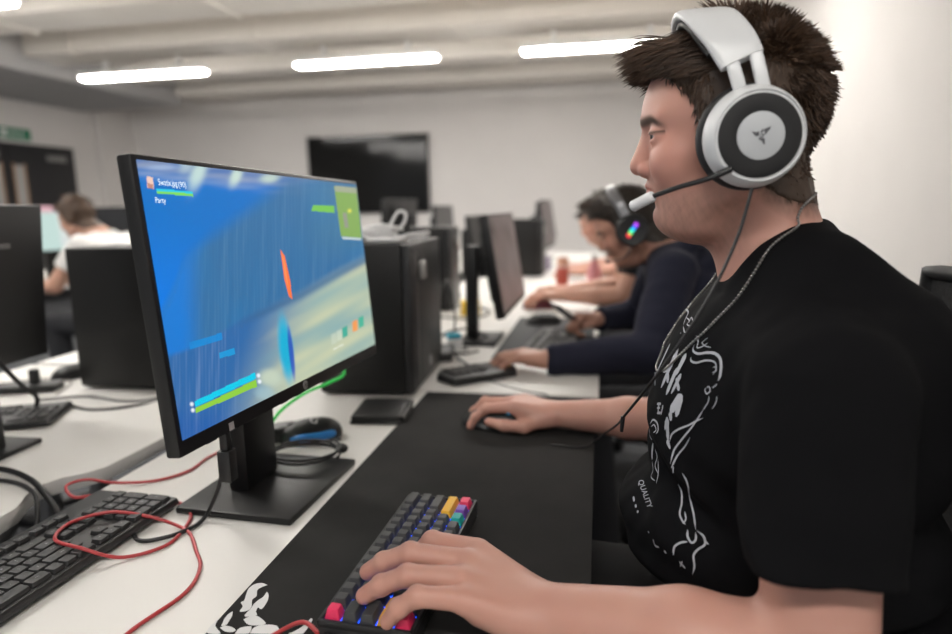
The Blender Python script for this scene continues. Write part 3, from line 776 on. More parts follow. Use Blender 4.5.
# bead chain round his neck
nk = [(0.150, 0.716, 1.090), (0.124, 0.695, 1.068), (0.099, 0.700, 1.026), (0.078, 0.730, 0.985), (0.072, 0.77, 0.970), (0.078, 0.81, 0.985), (0.099, 0.84, 1.026), (0.124, 0.845, 1.068), (0.150, 0.824, 1.090)]
def chain():
    core = SDF(); core.ext(mb)
    P = spline([(0.238, 0.77, 1.186), (0.222, 0.720, 1.180), (0.200, 0.700, 1.162), (0.176, 0.695, 1.138), (0.151, 0.685, 1.107), (0.124, 0.690, 1.073), (0.098, 0.705, 1.024), (0.084, 0.735, 0.985), (0.078, 0.77, 0.972)], 40)
    P = np.vstack([P, [(x, 1.54-y, z) for x, y, z in P[::-1][1:]]])
    both = lambda Q: np.minimum(mb(Q), SHF(Q))
    w_ = 31; ker = np.hanning(w_+2)[1:-1]; ker /= ker.sum()
    for it in range(10):                                           # rest the chain on skin and cloth
        if it < 8:
            Pp = np.vstack([np.repeat(P[:1], w_//2, 0), P, np.repeat(P[-1:], w_//2, 0)]); P = np.stack([np.convolve(Pp[:, a_], ker, 'valid') for a_ in range(3)], -1)
        d = both(P); e = 0.003
        g = np.stack([both(P+e*np.eye(3)[a_])-both(P-e*np.eye(3)[a_]) for a_ in range(3)], -1); g /= np.linalg.norm(g, axis=1)[:, None]+1e-9
        mv = np.where(d < 0.0022, d-0.0022, np.minimum(d-0.0022, 0.004)*0.35); P = P-g*mv[:, None]
    return P
CP = chain(); seg = np.concatenate([[0], np.cumsum(np.linalg.norm(np.diff(CP, axis=0), axis=1))])
nb_ = int(seg[-1]/0.0038); CB = np.stack([np.interp(np.linspace(0, seg[-1], nb_), seg, CP[:, a]) for a in range(3)], -1)
ch = MB(); ch.tube(CP[::4]-0, 0.0007, 5)
for p in CB: ch.ball(p, 0.0017, 8, 5)
tag(ch.build('necklace', mat('steel_chain', (0.30, 0.29, 0.28), 0.3, metal=0.9), smooth=60), 'thin steel bead chain necklace lying on the neck and black shirt of the nearest player', 'necklace')
# ------------------------------------------------------------------ the room
XL, XR, YF, YB, ZC = -7.35, 1.25, -2.6, 9.2, 2.98
M_WALL = mat('painted_wall', (0.78, 0.75, 0.725), 0.85, noise=0.03, nscale=2, bump=0.05, bscale=80)
M_CEIL = mat('painted_ceiling', (0.88, 0.835, 0.775), 0.9, noise=0.03, nscale=3)
M_FLOOR = mat('carpet_tile', (0.075, 0.078, 0.085), 0.95, noise=0.35, nscale=180, bump=0.3, bscale=600)
M_GREY = mat('grey_paint', (0.30, 0.30, 0.31), 0.7)
def struct(name, lo, hi, m_, bev=0):
    b = MB(); b.box(lo, hi, bev); o = b.build(name, m_, smooth=30); o['kind'] = 'structure'; return o
struct('floor', (XL-0.2, YF, -0.1), (XR+0.2, YB+0.2, 0), M_FLOOR)
struct('ceiling', (XL-0.2, YF, ZC), (XR+0.2, YB+0.2, ZC+0.1), M_CEIL)
struct('wall_back', (XL-0.2, YB, 0), (XR+0.2, YB+0.2, ZC), mat('lightened_wall_paint', (0.86, 0.83, 0.81), 0.85, noise=0.02, nscale=2))  # paint lightened to stand in for stronger light on this wall
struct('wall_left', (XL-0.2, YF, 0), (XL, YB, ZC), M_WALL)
struct('wall_right', (XR, YF, 0), (XR+0.2, YB, ZC), mat('darkened_wall_paint', (0.68, 0.655, 0.635), 0.85, noise=0.03, nscale=2))  # paint darkened to hold down the light on this wall
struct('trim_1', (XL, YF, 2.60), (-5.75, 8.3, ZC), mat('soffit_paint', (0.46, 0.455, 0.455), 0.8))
struct('trim_2', (XL, 8.45, 0), (XL+0.10, YB, ZC), M_WALL)
struct('baseboard_back', (XL, YB-0.02, 0), (XR, YB, 0.10), M_GREY)
struct('baseboard_right', (XR-0.02, YF, 0), (XR, YB, 0.10), M_GREY)
for i, y in enumerate((1.0, 2.2, 3.4, 4.6, 5.8, 7.0, 8.2)):
    b = MB(); x = XL+1.6
    b.box((x, y, 2.74), (XR, y+0.50, ZC), 0.01)
    for k in range(4):                                             # joint straps
        xx = -5.2+k*1.95+0.3*(i % 2); b.box((xx, y-0.020, 2.722), (xx+0.030, y+0.520, ZC), 0.002)
    o = b.build('trim_%d' % (i+3), M_CEIL, smooth=30); o['kind'] = 'structure'
# double door with vision panels, notices and an exit sign
d = MB(); d.box((XL, 6.11, 0), (XL+0.05, 7.99, 2.06)); do = d.build('door_1', mat('dark_door', (0.017, 0.017, 0.019), 0.5)); do['kind'] = 'structure'
for y0, y1, nm in ((6.15, 6.90, 'door_leaf'), (6.92, 7.92, 'door_leaf')):
    q = MB(); q.box((XL+0.05, y0, 0.01), (XL+0.075, y1, 2.0), 0.004); lf = q.build(nm, mat('dark_door', (0.017, 0.017, 0.019), 0.5), do)
    g = MB(); c = y0+0.07 if y0 > 6.5 else y1-0.24; g.box((XL+0.07, c, 0.85), (XL+0.08, c+0.13, 1.78)); g.build('vision_panel', mat('wired_glass', (0.42, 0.41, 0.40), 0.2), lf)
    fr = MB()
    for a, b_ in ((c-0.025, c), (c+0.13, c+0.155)): fr.box((XL+0.07, a, 0.83), (XL+0.085, b_, 1.80))
    fr.build('panel_frame', mat('tan_wood', (0.40, 0.25, 0.15), 0.6), lf)
    n = MB(); n.box((XL+0.075, y1-0.42, 1.86), (XL+0.10, y1-0.12, 1.93), 0.005); n.build('door_closer', mat('grey_closer', (0.25, 0.25, 0.24), 0.4), lf)
ex = thing('exit_sign', 'small green and white exit sign on the wall above the dark double door', 'sign', (XL+0.012, 7.12, 2.175))
b = MB(); b.box((-0.012, -0.24, -0.07), (0.0, 0.24, 0.07)); b.build('sign_board', mat('exit_green', (0.0, 0.20, 0.09), 0.5), ex)
b = MB()
b.box((0.0, -0.20, -0.04), (0.002, -0.10, 0.045)); b.box((0.0, -0.075, -0.012), (0.002, 0.0, 0.012))
b.add([(0.002, 0.0, -0.04), (0.002, 0.0, 0.04), (0.002, 0.045, 0.0)], [(0, 2, 1)])
b.ball((0.001, 0.10, 0.035), (0.002, 0.013, 0.013), 10, 6)
b.tube([(0.001, 0.10, 0.02), (0.001, 0.105, -0.015)], 0.009, 8); b.tube([(0.001, 0.105, -0.015), (0.001, 0.135, -0.03), (0.001, 0.14, -0.05)], 0.006, 8); b.tube([(0.001, 0.105, -0.015), (0.001, 0.08, -0.05)], 0.006, 8); b.tube([(0.001, 0.07, 0.0), (0.001, 0.10, 0.012), (0.001, 0.14, 0.005)], 0.005, 8)
b.build('pictogram', mat('sign_white', (0.75, 0.78, 0.75), 0.5), ex)

# suspended linear lamps
M_DIFF = mat('lamp_diffuser', (0.9, 0.9, 0.9), 0.5, emit=(1.0, 0.965, 0.915), estr=LAMP_STRENGTH)
M_LAMPB = mat('lamp_body', (0.90, 0.89, 0.87), 0.5)
def lamp(x, y, label):
    t = thing('ceiling_lamp', label, 'lamp', (x, y, 2.55), 0, 'suspended linear lamps')
    b = MB(); b.box((-0.715, -0.085, 0.008), (0.715, 0.085, 0.060), 0.012); b.build('housing', M_LAMPB, t)
    b = MB(); b.box((-0.70, -0.062, -0.013), (0.70, 0.062, 0.014), 0.011, 3); b.build('diffuser', M_DIFF, t)
    for s in (-0.42, 0.42):
        b = MB(); b.cyl((s, 0, 0.055), (s, 0, 0.16), 0.028, 0.028, 14); b.cyl((s, 0, 0.15), (s, 0, ZC-2.55), 0.006, 0.006, 8); b.build('suspension_rod', M_LAMPB, t)
LN = {(0, 3): 'linear lamp hanging over the back of the room, leftmost of the row of three', (1, 3): 'linear lamp hanging from the ceiling above the dark wall television, middle of three', (2, 3): 'linear lamp hanging from the ceiling just left of the nearest player\'s hair',
      (0, 2): 'linear lamp cut by the top left corner of the photo'}
for j, y in enumerate((-0.90, 1.50, 3.91, 6.09)):
    for i, x in enumerate((-4.63, -2.22, -0.01)):
        if (j, i) in ((1, 2), (0, 0), (0, 1)): continue
        if j == 2: x, y = x+(0.10 if i == 0 else 0), 3.82
        lamp(x, y, LN.get((i, j), 'linear ceiling lamp hanging above the photographed area, outside the frame'))
# wall television
tv = thing('television', 'large dark switched-off wall television on the far wall', 'television', (-3.37, YB-0.002, 1.66))
b = MB(); b.box((-0.93, -0.075, -0.56), (0.93, -0.02, 0.56), 0.006); b.build('housing', M_BLK, tv)
b = MB(); b.box((-0.905, -0.080, -0.53), (0.905, -0.075, 0.54)); b.build('screen', mat('dark_glass', (0.012, 0.012, 0.012), 0.09, spec=0.22), tv)
b = MB(); b.box((-0.3, -0.02, -0.2), (0.3, 0, 0.2)); b.build('wall_bracket', M_BLK, tv)
# ------------------------------------------------------------------ desks
T = 0.73
M_TOP = mat('white_laminate', (0.70, 0.685, 0.655), 0.42, noise=0.02, nscale=6)
M_EDGE = mat('grey_edge_band', (0.62, 0.605, 0.585), 0.5)
M_STEEL = mat('grey_steel', (0.22, 0.22, 0.225), 0.45, metal=0.3)
def desk(label, poly, group=None):
    P = np.array(poly); c = P.mean(0); t = thing('desk', label, 'desk', (c[0], c[1], 0), 0, group)
    b = MB(); b.prism([tuple(p-c) for p in P], T-0.026, T-0.0005, bev=0.0015); b.build('edge_band', M_EDGE, t, 30)
    b = MB(); q = (P-c)*0.9985; b.prism([tuple(p) for p in q], T-0.012, T, bev=0.001); b.build('desktop', M_TOP, t, 30)
    lo, hi = P.min(0)-c, P.max(0)-c
    for y in (lo[1]+0.06, hi[1]-0.11):
        for x in (lo[0]+0.07, hi[0]-0.11):
            b = MB(); b.box((x, y, 0), (x+0.04, y+0.05, T-0.026), 0.004); b.build('leg', M_STEEL, t, 30)
    b = MB(); b.box((lo[0]+0.11, (lo[1]+0.09), T-0.10), (lo[0]+0.14, hi[1]-0.08, T-0.028), 0.003); b.build('cross_rail', M_STEEL, t, 30)
    return t
def rect(x0, x1, y0, y1): return [(x0, y0), (x1, y0), (x1, y1), (x0, y1)]
desk('white desk carrying the black desk mat and the monitor with the bright game', rect(-0.79, -0.006, -0.25, 1.456))
desk('white desk where the player in the navy hoodie sits', rect(-0.79, 0.006, 1.462, 3.03))
desk('white desk behind the loose white papers, farther down the row', rect(-0.79, 0.02, 3.036, 4.60))
desk('white desk at the far end of the row, near the far wall', rect(-0.79, 0.03, 4.606, 6.1))
sc = [(-0.866, 0.72), (-0.872, 0.76), (-0.895, 0.80), (-0.905, 0.835), (-0.892, 0.868), (-0.866, 0.895), (-0.852, 0.92), (-0.848, 1.0)]
desk('white desk with a wavy cut-out edge under the left monitor and its keyboard', [(-1.66, -0.25), (-0.858, -0.25)]+sc+[(-0.848, 1.56), (-1.66, 1.56)])
desk('white desk of the left row, behind the left computer tower', rect(-1.66, -0.86, 1.58, 3.2))
desk('white desk of the left row, farthest from the camera', rect(-1.66, -0.86, 3.22, 4.8))
desk('white desk of the left row beyond the far monitors, close to the far wall', rect(-1.66, -0.86, 4.82, 6.4))
desk('white desk in front of the man in the white shirt', rect(-4.3, -3.30, 2.3, 5.1))
tr_ = thing('cable_tray', 'grey steel cable tray in the dark gap between the two white desks', 'cable tray', (-0.825, 0.95, 0))
b = MB(); b.box((-0.030, -1.0, 0.585), (0.030, 0.5, 0.590)); b.box((-0.030, -1.0, 0.585), (-0.027, 0.5, 0.66)); b.box((0.027, -1.0, 0.585), (0.030, 0.5, 0.66)); b.build('channel', mat('dark_steel', (0.07, 0.07, 0.075), 0.5, metal=0.3), tr_)
for y in (-0.9, -0.55, -0.02, 0.25):
    b = MB(); b.box((-0.032, y, 0.61), (0.032, y+0.05, 0.675), 0.002); b.build('bracket', M_STEEL, tr_)
b = MB(); b.box((-0.03, -1.0, 0), (0.03, -0.95, 0.6)); b.box((-0.03, 0.45, 0), (0.03, 0.5, 0.6)); b.build('leg', M_STEEL, tr_)

# ------------------------------------------------------------------ desk mat with the scorpion print
mat_b = MB(); mat_b.box((-0.402, 0.515, T+0.0003), (-0.002, 1.437, T+0.0043), 0.0015, 2)
mat_b.mi = 1
def pr(px): 
    d = cam_ray(*px); t = (T+0.0046-CAM_Z)/d[2]; return np.array([0, 0, CAM_Z])+d*t
def zz(px, py): return (200+px*140/952.0, 560+py*74/503.0)
def shape(pts):
    P = [pr(zz(*p)) for p in pts]
    P = spline(P+[P[0]], 3)[:-1]
    n = np.sum([(P[i][0]-P[i-1][0])*(P[i][1]+P[i-1][1]) for i in range(len(P))])
    if n > 0: P = P[::-1]
    mat_b.add(P, [tuple(range(len(P)))])
shape([(460, 170), (420, 156), (370, 165), (330, 195), (312, 240), (300, 275), (277, 288), (290, 315), (270, 350), (320, 345), (350, 320), (355, 270), (385, 245), (390, 205), (420, 185)])
shape([(455, 215), (466, 235), (462, 270), (440, 310), (415, 335), (395, 322), (380, 350), (385, 375), (305, 384), (320, 355), (350, 325), (365, 300), (400, 270), (430, 250)])
shape([(295, 405), (330, 385), (380, 378), (420, 400), (447, 432), (400, 444), (330, 440)])
shape([(222, 348), (218, 380), (200, 410), (180, 440), (145, 448), (155, 425), (165, 400), (190, 370)])
shape([(135, 460), (170, 446), (215, 455), (243, 475), (220, 490), (170, 485)])
shape([(135, 388), (120, 410), (105, 450), (140, 500), (60, 500), (48, 480), (80, 440)])
shape([(340, 500), (365, 460), (420, 442), (490, 440), (530, 455), (520, 500)])
shape([(235, 503), (270, 462), (340, 450), (350, 460), (330, 500)])
shape([(755, 395), (765, 405), (745, 445), (710, 490), (690, 503), (600, 503), (650, 480), (710, 440)])
tag(mat_b.build('desk_mat', [mat('black_cloth_mat', (0.0150, 0.0142, 0.0136), 0.85, spec=0.22, noise=0.18, nscale=14, bump=0.25, bscale=1200), mat('white_print', (0.62, 0.62, 0.62), 0.7)], smooth=30),
    'large black desk mat with a white scorpion print under keyboard and mouse', 'desk mat')

# ------------------------------------------------------------------ keyboards
M_CASE = mat('black_keyboard_case', (0.016, 0.016, 0.017), 0.45)
KC = {'k': mat('charcoal_keycap', (0.050, 0.050, 0.051), 0.55), 'p': mat('pink_keycap', (0.75, 0.030, 0.11), 0.45), 'y': mat('yellow_keycap', (0.78, 0.42, 0.01), 0.45), 'u': mat('purple_keycap', (0.16, 0.06, 0.38), 0.45), 't': mat('teal_keycap', (0.0, 0.33, 0.30), 0.45)}
kb = thing('keyboard', 'compact black mechanical keyboard with pink, yellow, purple and teal keys and blue backlight', 'keyboard', (-0.2210, 0.690, T+0.0045), PI/2-0.030)
b = MB(); b.box((-0.1475, -0.0515, 0.0), (0.1475, 0.0515, 0.0205), 0.003); b.build('case', M_CASE, kb, 30)
b = MB(); b.box((-0.1430, -0.0470, 0.0200), (0.1430, 0.0470, 0.0212)); b.build('backlight_plate', mat('blue_backlight', (0.01, 0.02, 0.08), 0.4, emit=(0.004, 0.060, 0.75), estr=3.0), kb, 30)
b = MB()
for lo_, hi_ in (((-0.1475, -0.0515, 0.018), (0.1475, -0.0472, 0.026)), ((-0.1475, 0.0472, 0.018), (0.1475, 0.0515, 0.026)), ((-0.1475, -0.0515, 0.018), (-0.1432, 0.0515, 0.026)), ((0.1432, -0.0515, 0.018), (0.1475, 0.0515, 0.026))): b.box(lo_, hi_, 0.001)
b.build('rim', M_CASE, kb, 30)
b = MB(); b.box((0.1470, -0.0510, 0.004), (0.1478, 0.0510, 0.0195)); b.box((0.1470, -0.0510, 0.0), (0.1479, 0.0510, 0.004)); b.build('side_trim', mat('pale_trim', (0.34, 0.36, 0.42), 0.4), kb, 30)
rows = [([1]*13+[2], 'p'+'k'*13), ([1.5]+[1]*12+[1.5], 'k'*14), ([1.75]+[1]*11+[2.25], 'k'*13), ([2.25]+[1]*10+[2.75], 'y'+'k'*10+'y'), ([1.25, 1.25, 1.25, 6.25, 1.25, 1.25, 1.25, 1.25], 'pkkkktup')]
U = 0.0190
def keycap(parent, x0, x1, y0, y1, z0, h, m_, tp=0.66, name='key', dish=0.0006, legend=None, lm=None, ls=0.006, lo=(0, 0)):
    b = MB(); g = 0.0009; cx, cy = (x0+x1)/2, (y0+y1)/2; hw, hd = (x1-x0)/2-g, (y1-y0)/2-g; ins = (1-tp)*U*0.5
    lv = [(0, 0.0), (0.12, 0.15), (0.75, 0.86), (0.93, 0.98), (1.25, 1.0)]; n = 4; vs = []
    def ring(i_, z):
        a, d = hw-ins*i_, hd-ins*i_; c = min(0.0022, 0.3*min(a, d)); out = []
        for sx, sy, st in ((1, 1, 0), (-1, 1, 1), (-1, -1, 2), (1, -1, 3)):
            for k in range(n): t = (st+k/(n-1))*PI/2; out.append((cx+sx*(a-c)+c*math.cos(t), cy+sy*(d-c)+c*math.sin(t), z))
        return out
    for i_, f_ in lv: vs += ring(i_, z0+h*f_)
    m = 4*n; fs = [(i*m+j, i*m+(j+1) % m, (i+1)*m+(j+1) % m, (i+1)*m+j) for i in range(len(lv)-1) for j in range(m)]
    vs.append((cx, cy, z0+h-dish)); fs += [((len(lv)-1)*m+j, (len(lv)-1)*m+(j+1) % m, len(vs)-1) for j in range(m)]
    b.add(vs, fs); ms = [m_]
    if legend:
        b.mi = 1; tv, tf = text_polys(legend, ls); b.add([(cx+lo[0]+v[0], cy+lo[1]+v[1], z0+h+0.0002) for v in tv], tf); ms.append(lm)
    return b.build(name, ms, parent, 40)
for r_, (ws, cs) in enumerate(rows):
    x = -7.5*U
    y1 = (2.5-r_)*U
    for w_, c_ in zip(ws, cs):
        o = keycap(kb, x, x+w_*U, y1-U, y1, 0.0225, 0.0115 - 0.0006*min(r_, 3) + (0.0008 if r_ == 4 else 0), KC[c_])
        if c_ != 'k': o['label'] = {'p': 'pink key', 'y': 'yellow key', 'u': 'purple key', 't': 'teal key'}[c_]
        x += w_*U
b = MB(); b.box((-0.1635, 0.033, 0.006), (-0.1470, 0.043, 0.015), 0.002); b.build('cable_plug', M_BLK, kb, 40)

M_LEG = mat('key_legend', (0.32, 0.32, 0.33), 0.6)
M_HPK = mat('black_key_plastic', (0.022, 0.022, 0.023), 0.5)
def office_keyboard(label, loc, rz, legends=True, full=True):
    t = thing('keyboard', label, 'keyboard', loc, rz)
    b = MB(); b.box((-0.2225, -0.072, 0.003), (0.2225, 0.072, 0.016), 0.004, taper=0.985); b.build('case', mat('black_desk_keyboard', (0.020, 0.020, 0.021), 0.42), t, 40)
    b = MB(); b.box((-0.205, 0.055, 0.0), (-0.165, 0.068, 0.004)); b.box((0.165, 0.055, 0.0), (0.205, 0.068, 0.004)); b.build('foot', M_BLK, t)
    u = 0.0188; x0 = -0.2115; L = []
    yr = lambda k: 0.052-0.0055*(k > 0)-k*u
    def row(k, x, items):
        for w_, s_ in items:
            if s_ is not None: L.append((x, x+w_*u, yr(k)-u*(0.78 if k == 0 else 1), yr(k), s_))
            x += w_*u
    row(0, x0, [(1, 'Esc'), (1, None)]+[(1, 'F%d' % i) for i in range(1, 5)]+[(.5, None)]+[(1, 'F%d' % i) for i in range(5, 9)]+[(.5, None)]+[(1, 'F%d' % i) for i in range(9, 13)])
    row(1, x0, [(1, c) for c in '`1234567890-=']+[(2, '<')]); row(2, x0, [(1.5, 'Tab')]+[(1, c) for c in 'QWERTYUIOP[]']+[(1.5, '#')])
    row(3, x0, [(1.75, 'Caps')]+[(1, c) for c in "ASDFGHJKL;'"]+[(2.25, 'Enter')]); row(4, x0, [(2.25, 'Shift')]+[(1, c) for c in 'ZXCVBNM,./']+[(2.75, 'Shift')])
    row(5, x0, [(1.5, 'Ctrl'), (1, ' '), (1.5, 'Alt'), (6, ' '), (1.5, 'Alt'), (1, ' '), (1, ' '), (1.5, 'Ctrl')])
    nx = x0+15.25*u
    row(0, nx, [(1, 'Prt'), (1, 'Scr'), (1, 'Brk')]); row(1, nx, [(1, 'Ins'), (1, 'Hm'), (1, 'Pg')]); row(2, nx, [(1, 'Del'), (1, 'End'), (1, 'Pg')]); row(4, nx, [(1, None), (1, '^')]); row(5, nx, [(1, '<'), (1, 'v'), (1, '>')])
    px = x0+18.5*u
    row(1, px, [(1, 'Num'), (1, '/'), (1, '*'), (1, '-')]); row(2, px, [(1, '7'), (1, '8'), (1, '9')]); row(3, px, [(1, '4'), (1, '5'), (1, '6')]); row(4, px, [(1, '1'), (1, '2'), (1, '3')]); row(5, px, [(2, '0'), (1, '.')])
    L.append((px+3*u, px+4*u, yr(3)-u, yr(2), '+')); L.append((px+3*u, px+4*u, yr(5)-u, yr(4), 'Ent'))
    if not full:
        b = MB()
    for (a, c, d, e, s_) in L:
        if full: keycap(t, a, c, d, e, 0.0165, 0.0052, M_HPK, 0.86, legend=(s_.strip() or None) if legends else None, lm=M_LEG, ls=0.0062 if len(s_) == 1 else 0.0038, dish=0.0003)
        else: b.box((a+0.001, d+0.001, 0.015), (c-0.001, e-0.001, 0.021), 0.0015, 1, taper=0.86)
    if not full: b.build('keys', M_HPK, t, 40)
    return t
office_keyboard('full-size black office keyboard lying under a red cable at the bottom left', (-0.700, 0.585, T+0.001), PI/2-0.035)
office_keyboard('black keyboard beside the stand of the left monitor', (-1.36, 1.055, T+0.001), PI+0.44+PI, False, False)
office_keyboard('black keyboard in front of the player in the navy hoodie', (-0.140, 1.99, T+0.0045), PI/2-0.10, False, False)

# ------------------------------------------------------------------ cables on the near desk
M_RED = mat('red_cable', (0.42, 0.040, 0.045), 0.4)
rc = MB(); z0 = T+0.003
rc.tube(spline([(-0.560, 1.10, z0), (-0.665, 1.04, z0), (-0.690, 0.985, z0), (-0.688, 0.92, z0), (-0.720, 0.875, z0), (-0.775, 0.850, z0+0.004), (-0.818, 0.842, z0+0.010), (-0.832, 0.815, z0+0.010), (-0.800, 0.795, z0+0.003), (-0.770, 0.813, z0), (-0.70, 0.822, z0), (-0.635, 0.812, z0), (-0.604, 0.795, z0), (-0.580, 0.770, z0), (-0.566, 0.73, z0), (-0.565, 0.690, z0), (-0.60, 0.654, z0+0.002), (-0.640, 0.634, T+0.026), (-0.690, 0.648, T+0.0258), (-0.705, 0.690, T+0.0258), (-0.675, 0.725, T+0.0258), (-0.632, 0.735, T+0.020), (-0.598, 0.745, z0+0.004), (-0.555, 0.730, z0), (-0.515, 0.688, z0), (-0.485, 0.652, z0), (-0.470, 0.600, z0), (-0.485, 0.524, z0), (-0.47, 0.47, z0), (-0.42, 0.46, z0+0.002), (-0.36, 0.485, T+0.008), (-0.325, 0.535, T+0.012), (-0.302, 0.560, T+0.014), (-0.275, 0.544, T+0.0155)], 10), 0.0024, 10)
tag(rc.build('red_cable', M_RED, smooth=60), 'red cable looping over the office keyboard and across the white desk', 'cable')
vc = MB(); vc.tube(spline([(-0.500, 0.748, 0.905), (-0.502, 0.752, 0.870), (-0.515, 0.760, 0.815), (-0.535, 0.770, 0.772), (-0.555, 0.765, T+0.006), (-0.560, 0.735, T+0.004), (-0.580, 0.708, T+0.004), (-0.612, 0.700, T+0.003), (-0.66, 0.740, T+0.003), (-0.75, 0.78, T+0.003)], 10), 0.0029, 10)
vt = thing('monitor_cable', 'black cable hanging from under the bright monitor onto the white desk', 'cable', (-0.5, 0.75, T))
vc.v = [(x+0.5, y-0.75, z-T) for x, y, z in vc.v]; vc.build('lead', M_CABLE, vt, 60)
b = MB(); b.box((-0.013, -0.004, 0.072), (0.007, 0.015, 0.118), 0.003); b.box((-0.009, -0.001, 0.118), (0.003, 0.011, 0.172), 0.002); b.build('plug', M_BLK, vt, 40)
# ------------------------------------------------------------------ monitors
M_MON = mat('black_monitor_plastic', (0.0075, 0.0075, 0.0080), 0.42, spec=0.4)
M_GLASS = mat('dark_screen', (0.015, 0.015, 0.016), 0.16, spec=0.6)
def screen_grid(w_, h_, nx, ny, fn, name, parent, place, estr, m_name):
    u, v = np.meshgrid(np.linspace(0, 1, nx), np.linspace(0, 1, ny)); c = fn(u.ravel(), v.ravel())
    V = np.array([place((a-0.5)*w_, (0.5-b_)*h_) for a, b_ in zip(u.ravel(), v.ravel())])
    i = np.arange(nx*ny).reshape(ny, nx); Q = np.stack([i[:-1, :-1], i[1:, :-1], i[1:, 1:], i[:-1, 1:]], -1).reshape(-1, 4)
    return mesh_np(name, V, Q, attr_mat(m_name, 0.35, 0.12, emit=True, estr=estr), parent, c)
def monitor(label, loc, rz, tilt, w_, h_, zc, base=(0.23, 0.19), screen=None, neck_w=0.085, group=None, logo=False, back=-0.09, roll=0.0, off=0.0, thick=0.028, bump=0.36, slot=False):
    """stands on its base at loc, looks along its own +x; zc = height of the panel's middle above the desk"""
    t = thing('monitor', label, 'monitor', loc, rz, group)
    ca, sa = math.cos(tilt), math.sin(tilt); Rm = np.array([[ca, 0, -sa], [0, 1, 0], [sa, 0, ca]]) @ rotx(roll); c = np.array([0.0, 0, zc])
    pl = lambda p: Rm @ np.array(p)+c
    b = MB(); b.box((-thick, -w_/2, -h_/2), (0.0, w_/2, h_/2), 0.003, rot=Rm, at=c); b.box((-0.050, -w_*bump, -h_*0.36), (-thick+0.004, w_*bump, h_*0.36), 0.010, rot=Rm, at=c); hs_ = b.build('housing', M_MON, t, 35)
    if slot:
        b = MB(); b.box((-thick-0.0015, -0.19, h_*0.235), (-thick+0.001, 0.19, h_*0.265), 0.001, rot=Rm, at=c); b.build('handle_slot_glint', mat('slot_highlight_grey', (0.16, 0.16, 0.16), 0.35, metal=0.3), t, 30)  # lighter grey bar paints the highlight on the handle slot
    bz = 0.006; bb = 0.018
    if screen: screen(t, pl, w_, h_, bz, bb)
    else:
        b = MB(); b.box((-0.001, -w_/2+bz, -h_/2+bb), (0.0006, w_/2-bz, h_/2-bz), rot=Rm, at=c); b.build('screen', M_GLASS, t, 30)
    b = MB(); b.box((back-0.032, off-neck_w/2, 0.010), (back+0.004, off+neck_w/2, zc+0.06), 0.006); b.build('stand_column', M_MON, t, 35)
    b = MB(); b.box((back-0.01, -0.05, zc-0.055), (-0.040, 0.05, zc+0.055), 0.006); b.build('mount', M_MON, t, 35)
    b = MB(); b.box((back-base[1]*0.40, off-base[0]/2, 0), (back+base[1]*0.60, off+base[0]/2, 0.011), 0.003); b.build('base', M_MON, t, 35)
    if logo:
        b = MB(); r0 = 0.0066
        b.lathe([(r0, 0), (r0, 0.0006), (0.0004, 0.0007)], 28, rot=np.stack([Rm @ (0, 1, 0), Rm @ (0, 0, 1), Rm @ (1, 0, 0)], -1), at=pl((0.0, 0, -h_/2+0.0095)))
        lo = b.build('maker_badge', mat('badge_silver', (0.42, 0.42, 0.43), 0.35, metal=0.5), t, 30)
        tv, tf = text_polys('hp', 0.0115, 0.25); b = MB(); b.add([pl((0.0011, v[0], v[1]+0.0002-h_/2+0.0095)) for v in tv], tf); b.build('badge_letters', M_MON, lo, 0)
        for k in range(6):
            b = MB(); y = -w_/2+0.052+k*0.040; b.box((-0.018, y, -h_/2-0.0025), (-0.006, y+0.018, -h_/2+0.001), 0.0008, rot=Rm, at=c)
            b.build('button', mat('grey_button', (0.03, 0.03, 0.032), 0.35), t, 30)
        b = MB(); b.box((-0.0005, -w_/2+0.086, -h_/2+0.002), (0.0007, -w_/2+0.095, -h_/2+0.011), rot=Rm, at=c); b.build('sticker', mat('grey_sticker', (0.35, 0.33, 0.33), 0.5), t, 0)
    return t
# the game picture: a chart in photo units (chart corners = screen corners)
QD = np.array([(132.5, 157.4), (355.8, 185.0), (372.0, 342.0), (178.0, 442.0)])
def _hom():
    A = []
    for (u, v), (x, y) in zip(((0, 0), (1, 0), (1, 1), (0, 1)), QD):
        A.append([u, v, 1, 0, 0, 0, -x*u, -x*v, -x]); A.append([0, 0, 0, u, v, 1, -y*u, -y*v, -y])
    return np.linalg.svd(np.array(A))[2][-1].reshape(3, 3)
HM = _hom(); HI = np.linalg.inv(HM)
def chart(u, v): q = HM @ np.stack([u, v, np.ones_like(u)]); return q[0]/q[2], q[1]/q[2]
def unchart(x, y): q = HI @ np.array([x, y, 1.0]); return q[0]/q[2], q[1]/q[2]
def inpoly(x, y, poly):
    r = np.zeros(len(x), bool); n = len(poly)
    for i in range(n):
        (x1, y1), (x2, y2) = poly[i-1], poly[i]
        if y1 == y2: continue
        r ^= ((y1 > y) != (y2 > y)) & (x < (x2-x1)*(y-y1)/(y2-y1)+x1)
    return r
